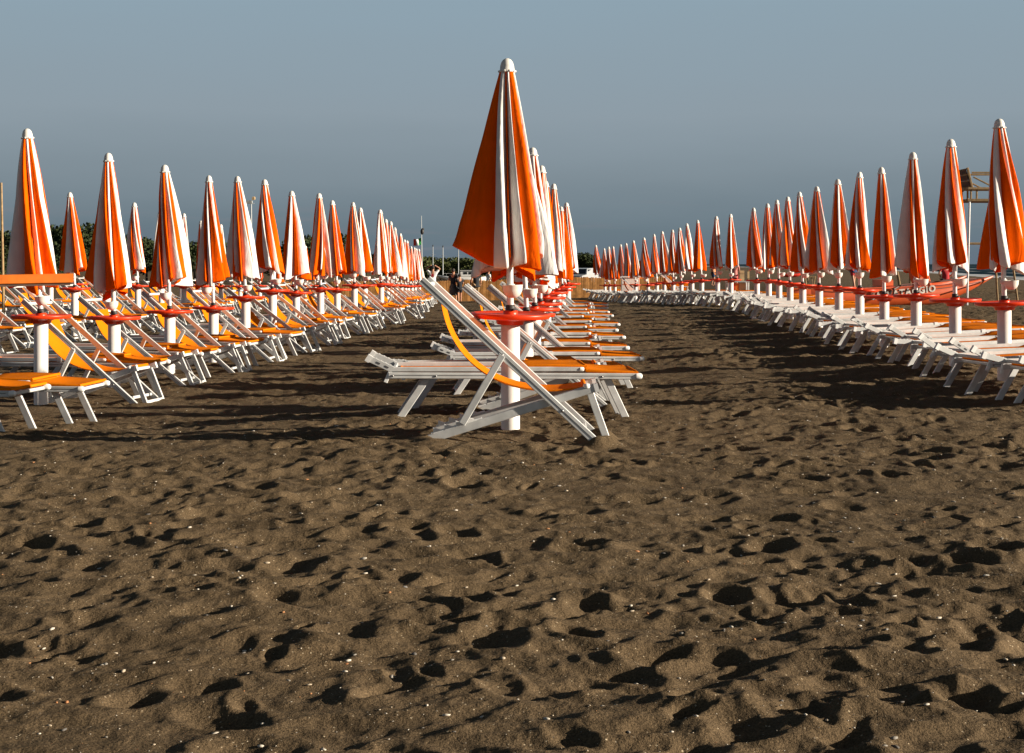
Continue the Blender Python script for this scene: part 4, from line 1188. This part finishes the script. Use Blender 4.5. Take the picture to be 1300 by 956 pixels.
def person(X, Y, height, rz, label, arms='down', top='c_black', low='c_black', lowlen='short', hair=True, step=0.1):
    s = height / 1.75
    J = dict(pel=((0, 0, 0.95), 0.145), bel=((0, 0, 1.12), 0.13), chest=((0, 0.01, 1.32), 0.15), neck=((0, 0.01, 1.49), 0.055), chin=((0, -0.015, 1.56), 0.07),
             head=((0, -0.01, 1.64), 0.088), crown=((0, 0.0, 1.70), 0.07))
    E = [('pel', 'bel'), ('bel', 'chest'), ('chest', 'neck'), ('neck', 'chin'), ('chin', 'head'), ('head', 'crown')]
    for sd, q in (('l', -1), ('r', 1)):
        J['sh' + sd] = ((q * 0.19, 0.01, 1.42), 0.062)
        if arms == 'head':
            J['el' + sd] = ((q * 0.36, -0.02, 1.60), 0.045); J['wr' + sd] = ((q * 0.15, 0.02, 1.74), 0.032); J['hd' + sd] = ((q * 0.07, 0.04, 1.77), 0.038)
        elif arms == 'hip' or (arms == 'mixed' and q > 0):
            J['el' + sd] = ((q * 0.34, 0.05, 1.20), 0.045); J['wr' + sd] = ((q * 0.22, -0.04, 1.04), 0.032); J['hd' + sd] = ((q * 0.17, -0.06, 1.0), 0.038)
        elif arms == 'front':
            J['el' + sd] = ((q * 0.25, -0.02, 1.16), 0.045); J['wr' + sd] = ((q * 0.16, -0.24, 1.15), 0.032); J['hd' + sd] = ((q * 0.13, -0.31, 1.17), 0.038)
        elif arms == 'mixed':
            J['el' + sd] = ((q * 0.36, -0.02, 1.60), 0.045); J['wr' + sd] = ((q * 0.16, 0.0, 1.72), 0.032); J['hd' + sd] = ((q * 0.08, 0.03, 1.75), 0.038)
        else:
            J['el' + sd] = ((q * 0.25, 0.02, 1.14), 0.045); J['wr' + sd] = ((q * 0.27, -0.05, 0.91), 0.032); J['hd' + sd] = ((q * 0.26, -0.07, 0.83), 0.038)
        st = step * q
        J['hip' + sd] = ((q * 0.095, 0, 0.86), 0.095); J['kn' + sd] = ((q * 0.10, -0.02 + st * 0.5, 0.49), 0.062); J['an' + sd] = ((q * 0.105, 0.02 + st, 0.09), 0.042)
        J['toe' + sd] = ((q * 0.12, -0.13 + st, 0.04), 0.035)
        E += [('chest', 'sh' + sd), ('sh' + sd, 'el' + sd), ('el' + sd, 'wr' + sd), ('wr' + sd, 'hd' + sd), ('pel', 'hip' + sd), ('hip' + sd, 'kn' + sd), ('kn' + sd, 'an' + sd), ('an' + sd, 'toe' + sd)]
    body = link('person', skin_mesh('person', J, E, M['skin']))
    body.location = (X, Y, ground(X, Y) + 0.0); body.rotation_euler = (0, 0, rz); body.scale = (s, s, s)
    g_ = 1.17
    T = {k: (J[k][0], J[k][1] * g_) for k in ('pel', 'bel', 'chest', 'shl', 'shr')}
    T['neck'] = ((0, 0.01, 1.45), 0.07)
    for sd in 'lr':
        a = Vector(J['sh' + sd][0]); b = Vector(J['el' + sd][0]); T['sl' + sd] = (tuple(a.lerp(b, 0.7)), 0.066)
    T['hem'] = ((0, 0, 0.88), 0.155)
    TE = [('pel', 'bel'), ('bel', 'chest'), ('chest', 'neck'), ('chest', 'shl'), ('chest', 'shr'), ('shl', 'sll'), ('shr', 'slr'), ('pel', 'hem')]
    link('shirt', skin_mesh('shirt', T, TE, M[top]), body)
    if lowlen == 'skirt':
        m = MB(); m.lathe([(0.15, 1.0), (0.18, 0.85), (0.2, 0.6), (0.23, 0.38), (0.21, 0.375)], M[low], 16); m.build('skirt', body)
    else:
        f = 0.62 if lowlen == 'short' else 1.75
        B = dict(pel=((0, 0, 0.95), 0.158)); BE = []
        for sd in 'lr':
            h, kx, an = Vector(J['hip' + sd][0]), Vector(J['kn' + sd][0]), Vector(J['an' + sd][0])
            B['hip' + sd] = (tuple(h), 0.112); BE.append(('pel', 'hip' + sd))
            if f < 1: B['e' + sd] = (tuple(h.lerp(kx, 0.75)), 0.098); BE.append(('hip' + sd, 'e' + sd))
            else:
                B['k' + sd] = (tuple(kx), 0.078); B['e' + sd] = (tuple(kx.lerp(an, 0.9)), 0.066); BE += [('hip' + sd, 'k' + sd), ('k' + sd, 'e' + sd)]
        link('trousers' if f > 1 else 'shorts', skin_mesh('legwear', B, BE, M[low]), body)
    if hair:
        m = MB(); m.ball((0, 0.015, 1.672), 0.108, M['hair'], 12, 0.92, 1.02, 0.98); m.build('hair', body)
    tag(body, label, 'person')
    return body
Y = 73; p = person(px(549.5, Y), Y, 1.78, R(180), 'person in a white shirt with both hands on the head', 'head', 'c_white', 'c_black', 'short')
m = MB(); m.box((0, 0.168, 1.26), (0.13, 0.02, 0.16), M['c_red'], ch=0.3); m.build('shirt_print', p)
Y = 68.2; person(px(575.5, Y), Y, 1.62, R(160), 'person in a black top and long grey skirt at the reed fence', 'front', 'c_black', 'c_grey', 'skirt')
Y = 68; person(px(583.5, Y), Y, 1.36, R(200), 'small person in dark clothes beside the grey skirt at the fence', 'front', 'c_black', 'c_black', 'short')
Y = 67.5; person(px(604.5, Y), Y, 1.66, R(205), 'person in a black shirt and khaki trousers at the fence', 'down', 'c_black', 'c_khaki', 'long')
Y = 80; person(px(620, Y), Y, 1.5, R(120), 'stooping person in white and black behind the reed fence', 'front', 'c_white', 'c_black', 'short')
Y = 74; person(px(932.5, Y), Y, 1.70, R(170), 'person in a pink shirt standing beyond the grey display table', 'front', 'c_pink', 'c_red', 'short')
Y = 88; person(px(905.5, Y), Y, 1.6, R(80), 'person in orange walking past far umbrellas of the right row', 'down', 'orange_paint', 'c_blue', 'short')
Y = 64; person(px(1084, Y), Y, 1.66, R(200), 'person in a dark blue top walking beyond the rescue boat', 'down', 'c_blue', 'c_red', 'short', step=0.2)
Y = 44.6; person(px(1200.5, Y), Y, 1.24, R(190), 'person in a red top standing behind the rescue boat', 'hip', 'c_red', 'c_black', 'short')

# ------------------------------------------------------------------ trees
def foliage_mb(seed, W, H, n, mat, leaf=0.22):
    r_ = random.Random(seed); mb = MB()
    blobs = []
    for i in range(9):
        a = r_.uniform(0, 6.28); q = r_.uniform(0.15, 0.75)
        blobs.append((W * 0.5 * q * math.cos(a), W * 0.5 * q * math.sin(a), H * r_.uniform(0.28, 0.82), r_.uniform(0.2, 0.34) * W, r_.uniform(0.13, 0.22) * H))
    blobs.append((0, 0, H * 0.75, W * 0.25, H * 0.22))
    for i in range(n):
        bx_, by_, bz_, br_, bh_ = r_.choice(blobs)
        d = Vector((r_.gauss(0, 1), r_.gauss(0, 1), r_.gauss(0, 1))).normalized() * (r_.random() ** 0.4)
        c = Vector((bx_ + d.x * br_, by_ + d.y * br_, max(0.05, bz_ + d.z * bh_)))
        q = Quaternion((r_.gauss(0, 1), r_.gauss(0, 1), r_.gauss(0, 1), r_.gauss(0, 1))).normalized()
        k = leaf * r_.uniform(0.6, 1.4)
        vs = [c + q @ Vector(v) * k for v in ((-0.5, 0, 0), (0, -0.3, 0.08), (0.5, 0, 0), (0, 0.3, 0.08))]
        mb.add(vs, [[0, 1, 2, 3]], mat)
    return mb
TREES = []
for i in range(4):
    H = 6.4; t = empty('tree')
    foliage_mb(i + 1, 5.2, H, 2600, M['leaf_dark'], 0.42).build('crown', t)
    m = MB(); m.tube((0, 0, -0.4), (0.15, 0.1, H * 0.45), 0.2, 0.11, M['bark'], 8)
    for k in range(5):
        a = k * 1.3; m.tube((0.1, 0.05, H * (0.28 + 0.04 * k)), (1.3 * math.cos(a), 1.3 * math.sin(a), H * (0.5 + 0.06 * k)), 0.08, 0.03, M['bark'], 6)
    m.build('trunk', t); TREES.append(t)
BUSH = []
for i in range(3):
    t = empty('bush')
    foliage_mb(40 + i, 4.2, 2.9, 1500, M['leaf_olive'], 0.34).build('foliage', t)
    m = MB()
    for k in range(5):
        a = k * 1.26; m.tube((0.1 * math.cos(a), 0.1 * math.sin(a), -0.3), (0.9 * math.cos(a), 0.9 * math.sin(a), 1.5), 0.06, 0.02, M['bark'], 6)
    m.build('stem', t); BUSH.append(t)
tu = {}
def plant(protos, i, X, Y, h, h0, label, group, cat):
    p = protos[i % len(protos)]
    o = p if id(p) not in tu else copy_tree(p); tu[id(p)] = 1
    o.location = (X, Y, ground(X, Y)); s = h / h0
    o.scale = (s * U(0.95, 1.25), s * U(0.95, 1.25), s); o.rotation_euler = (0, 0, U(0, 6))
    tag(o, label, cat, group)
tl = [(-12, 289), (12, 291), (38, 290), (66, 284), (90, 282), (112, 281), (132, 289), (160, 297), (186, 300), (215, 302), (248, 304), (282, 306), (312, 308), (345, 306), (368, 301), (390, 297), (412, 305), (434, 295), (458, 308), (482, 316), (508, 320)]
for i, (x, yt) in enumerate(tl):
    Y = 150 + U(-6, 14); X = px(x, Y); h = pz(yt, Y) - ground(X, Y)
    plant(TREES, i, X, Y, h, 6.3, 'dark green tree behind the left umbrellas, %s from the left photo edge' % nth(i + 1), 'trees behind the left rows', 'tree')
for i in range(13):
    x = 533 + i * 14.5; Y = 185 + U(-8, 10); X = px(x, Y); h = pz(326 + U(-2, 2.5), Y) - ground(X, Y)
    plant(BUSH, i, X, Y, h, 2.75, 'olive green bush behind the boats, %s from the flag' % nth(i + 1), 'bushes behind the boats', 'bush')
for i, (x, yt) in enumerate(((727, 321), (736, 319), (745, 321), (757, 326), (772, 329), (790, 331), (812, 331), (835, 331.5), (858, 332))):
    Y = 165 + U(-5, 10); X = px(x, Y); h = pz(yt, Y) - ground(X, Y)
    plant(TREES, i + 1, X, Y, h, 6.3, 'dark green tree behind the silver car, %s from the left of its clump' % nth(i + 1), 'trees behind the right row', 'tree')

# ------------------------------------------------------------------ pebbles
def stone_mesh(seed, mat, r=0.5):
    r_ = random.Random(seed); mb = MB(); mb.ball((0, 0, 0), 1, mat, 14)
    k = [(r_.uniform(-1, 1), r_.uniform(-1, 1), r_.uniform(-1, 1), r_.uniform(-0.38, 0.3)) for _ in range(7)]
    mb.v = [tuple(Vector(v) * (1 + sum(d * max(0, a * v[0] + b * v[1] + c * v[2]) for a, b, c, d in k))) for v in mb.v]
    return mb.mesh('stone')
def scatter():
    vs, fs = [], []
    ico = [(0, 0, 1), (0.89, 0, 0.45), (0.28, 0.85, 0.45), (-0.72, 0.53, 0.45), (-0.72, -0.53, 0.45), (0.28, -0.85, 0.45), (0.72, 0.53, -0.45), (-0.28, 0.85, -0.45), (-0.89, 0, -0.45), (-0.28, -0.85, -0.45), (0.72, -0.53, -0.45), (0, 0, -1)]
    icf = [(0, 1, 2), (0, 2, 3), (0, 3, 4), (0, 4, 5), (0, 5, 1), (1, 6, 2), (2, 7, 3), (3, 8, 4), (4, 9, 5), (5, 10, 1), (1, 10, 6), (2, 6, 7), (3, 7, 8), (4, 8, 9), (5, 9, 10), (6, 11, 7), (7, 11, 8), (8, 11, 9), (9, 11, 10), (10, 11, 6)]
    for i in range(7500):
        y = 2.6 + 13 * random.random() ** 1.25; x = U(-1, 1) * (0.42 * y + 1)
        r = 0.0020 + 0.0075 * random.random() ** 5.5
        z = sand_z(x, y) + r * 0.25
        a = U(0, 6.28); ca, sa = math.cos(a), math.sin(a); ex, ey, ez = U(0.8, 2.0), U(0.6, 1.1), U(0.25, 0.6)
        o = len(vs)
        for px_, py_, pz_ in ico:
            p, q = px_ * ex * r, py_ * ey * r
            vs.append((x + p * ca - q * sa, y + p * sa + q * ca, z + pz_ * ez * r))
        fs += [(a_ + o, b_ + o, c_ + o) for a_, b_, c_ in icf]
    me = bpy.data.meshes.new('pebbles'); me.from_pydata(vs, [], fs); me.materials.append(M['pebble'])
    me.polygons.foreach_set('use_smooth', [True] * len(fs)); me.update()
    tag(link('pebbles', me), 'tiny shell bits and pebbles scattered over the sand', 'pebbles', kind='stuff')
scatter()
STONES = [(461, 711, 9.5, 0.62, 'stone_pale', 'round pale stone lying left of the middle of the foreground'), (285, 699, 9, 0.55, 'stone_grey', 'blue grey stone on the sand left of the round pale stone'),
          (128, 720, 11, 0.3, 'stone_pale', 'long flat pale stone on the left foreground sand'), (130, 844, 6.5, 0.7, 'stone_pale', 'white shell like stone near the bottom left'),
          (598, 724, 7, 0.5, 'stone_pale', 'whitish stone in the middle foreground'), (515, 754, 6.5, 0.5, 'stone_grey', 'small grey stone below the round pale stone'),
          (570, 603, 8, 0.4, 'stone_pale', 'flat light stone in front of the deck chair'), (1115, 742, 11, 0.45, 'stone_pale', 'flat pale stone in the right foreground'),
          (1252, 731, 8.5, 0.5, 'stone_pale', 'light stone nearest the right photo edge'), (1095, 788, 6, 0.6, 'stone_grey', 'grey stone below the flat pale right stone'),
          (822, 779, 4.5, 0.8, 'stone_rust', 'rusty orange stone in the lower middle sand'), (845, 839, 9, 0.4, 'stone_grey', 'long grey stone in the lower middle sand'),
          (440, 843, 5, 0.7, 'stone_rust', 'small rust coloured stone near the bottom left middle'), (1188, 809, 6.5, 0.5, 'stone_pale', 'pale stone in the lower right sand'),
          (1072, 658, 5, 0.7, 'stone_pale', 'small pale stone on the right sand below the sunbeds'), (690, 610, 5, 0.6, 'stone_pale', 'small cream stone below the foot of the deck chair'),
          (478, 642, 5, 0.6, 'stone_pale', 'small pale stone in front of the first flat sunbed')]
for i, (x, y, w, fl, mt, lab) in enumerate(STONES):
    Y = (EYE) * FPX / (y - HY); X = px(x, Y)
    for _ in range(4):
        Y = (EYE - sand_z(X, Y)) * FPX / (y - HY); X = px(x, Y)
    r = w / FPX * Y * 0.5
    o = link('stone', stone_mesh(i, M[mt]))
    o.location = (X, Y, sand_z(X, Y) + r * fl * 0.35); o.scale = (r, r * 0.72, r * fl * 0.62); o.rotation_euler = (U(-0.2, 0.2), U(-0.2, 0.2), U(-0.5, 0.5))
    tag(o, lab, 'stone', 'larger stones on the sand')

# ------------------------------------------------------------------ camera, sun, sky
cam = bpy.data.cameras.new('camera'); co = bpy.data.objects.new('camera', cam); col.objects.link(co)
co.location = (0, 0, EYE); co.rotation_euler = (R(90), 0, 0)
cam.sensor_width = 36; cam.lens = FPX / 1300 * 36; cam.shift_y = -(478 - HY) / 1300.0
cam.clip_start = 0.1; cam.clip_end = 20000
scene.camera = co

EL, AZ = R(15.0), R(-10.0)      # sun low on the right
d = Vector((math.cos(EL) * math.cos(AZ), math.cos(EL) * math.sin(AZ), math.sin(EL)))
sun = bpy.data.lights.new('sun', 'SUN'); sun.energy = 5.0; sun.angle = R(0.5); sun.color = (1.0, 0.88, 0.72)
so = bpy.data.objects.new('sun', sun); col.objects.link(so); so.rotation_euler = d.to_track_quat('Z', 'Y').to_euler(); so.location = (30, 0, 30)

w = bpy.data.worlds.new('World'); scene.world = w; w.use_nodes = True
nt = w.node_tree; L = nt.links.new
bg = nt.nodes['Background']
sky = nt.nodes.new('ShaderNodeTexSky'); sky.sky_type = 'NISHITA'; sky.sun_disc = False
sky.sun_elevation = EL; sky.sun_rotation = R(90) - AZ; sky.dust_density = 2.0; sky.air_density = 1.2
tc = nt.nodes.new('ShaderNodeTexCoord'); sx = nt.nodes.new('ShaderNodeSeparateXYZ'); L(tc.outputs['Generated'], sx.inputs[0])
cr = nt.nodes.new('ShaderNodeValToRGB'); e = cr.color_ramp.elements
mr = nt.nodes.new('ShaderNodeMapRange'); mr.inputs['From Min'].default_value = 0.0; mr.inputs['From Max'].default_value = 0.2
# uneven top of the far haze bank
mp = nt.nodes.new('ShaderNodeMapping'); mp.inputs['Scale'].default_value = (3, 3, 16); L(tc.outputs['Generated'], mp.inputs['Vector'])
cn = nt.nodes.new('ShaderNodeTexNoise'); cn.inputs['Scale'].default_value = 1.6; cn.inputs['Detail'].default_value = 6; L(mp.outputs['Vector'], cn.inputs['Vector'])
ad = nt.nodes.new('ShaderNodeMath'); ad.operation = 'MULTIPLY_ADD'; ad.inputs[1].default_value = 0.03; 
L(cn.outputs['Fac'], ad.inputs[0])
sb = nt.nodes.new('ShaderNodeMath'); sb.operation = 'SUBTRACT'; sb.inputs[1].default_value = 0.015
L(sx.outputs['Z'], sb.inputs[0]); L(sb.outputs[0], ad.inputs[2]); L(ad.outputs[0], mr.inputs['Value'])
L(mr.outputs['Result'], cr.inputs['Fac'])
e[0].position = 0.0; e[0].color = (0.125, 0.165, 0.212, 1)
e[1].position = 1.0; e[1].color = (0.260, 0.357, 0.426, 1)
for p, c in ((0.125, (0.143, 0.194, 0.229)), (0.3, (0.208, 0.262, 0.300)), (0.52, (0.262, 0.325, 0.372)), (0.9, (0.263, 0.355, 0.421))):
    q = e.new(p); q.color = (*c, 1)
# faint wisps low over the horizon
mp2 = nt.nodes.new('ShaderNodeMapping'); mp2.inputs['Scale'].default_value = (5, 5, 70); L(tc.outputs['Generated'], mp2.inputs['Vector'])
wn = nt.nodes.new('ShaderNodeTexNoise'); wn.inputs['Scale'].default_value = 2.2; wn.inputs['Detail'].default_value = 7; L(mp2.outputs['Vector'], wn.inputs['Vector'])
w1 = nt.nodes.new('ShaderNodeMapRange'); w1.inputs['From Min'].default_value = 0.56; w1.inputs['From Max'].default_value = 0.74; w1.inputs['To Max'].default_value = 0.4
L(wn.outputs['Fac'], w1.inputs['Value'])
w2 = nt.nodes.new('ShaderNodeMapRange'); w2.inputs['From Min'].default_value = 0.055; w2.inputs['From Max'].default_value = 0.018; L(sx.outputs['Z'], w2.inputs['Value'])
w3 = nt.nodes.new('ShaderNodeMath'); w3.operation = 'MULTIPLY'; L(w1.outputs['Result'], w3.inputs[0]); L(w2.outputs['Result'], w3.inputs[1])
wm = nt.nodes.new('ShaderNodeMix'); wm.data_type = 'RGBA'; wm.inputs['B'].default_value = (0.235, 0.225, 0.255, 1)
L(w3.outputs[0], wm.inputs['Factor']); L(cr.outputs['Color'], wm.inputs['A'])
sc_ = nt.nodes.new('ShaderNodeVectorMath'); sc_.operation = 'SCALE'; sc_.inputs['Scale'].default_value = 0.04
L(sky.outputs['Color'], sc_.inputs[0])
fm = nt.nodes.new('ShaderNodeMapRange'); fm.interpolation_type = 'SMOOTHSTEP'; fm.inputs['From Min'].default_value = 0.19; fm.inputs['From Max'].default_value = 0.34
L(sx.outputs['Z'], fm.inputs['Value'])
mx = nt.nodes.new('ShaderNodeMix'); mx.data_type = 'RGBA'
L(fm.outputs['Result'], mx.inputs['Factor']); L(wm.outputs['Result'], mx.inputs['A']); L(sc_.outputs['Vector'], mx.inputs['B'])
L(mx.outputs['Result'], bg.inputs['Color']); bg.inputs['Strength'].default_value = 0.515

vs_ = scene.view_settings
vs_.view_transform = 'Standard'; vs_.look = 'None'; vs_.exposure = 1.0; vs_.gamma = 1.0; vs_.use_curve_mapping = False
scene.cycles.max_bounces = 6; scene.cycles.use_denoising = True
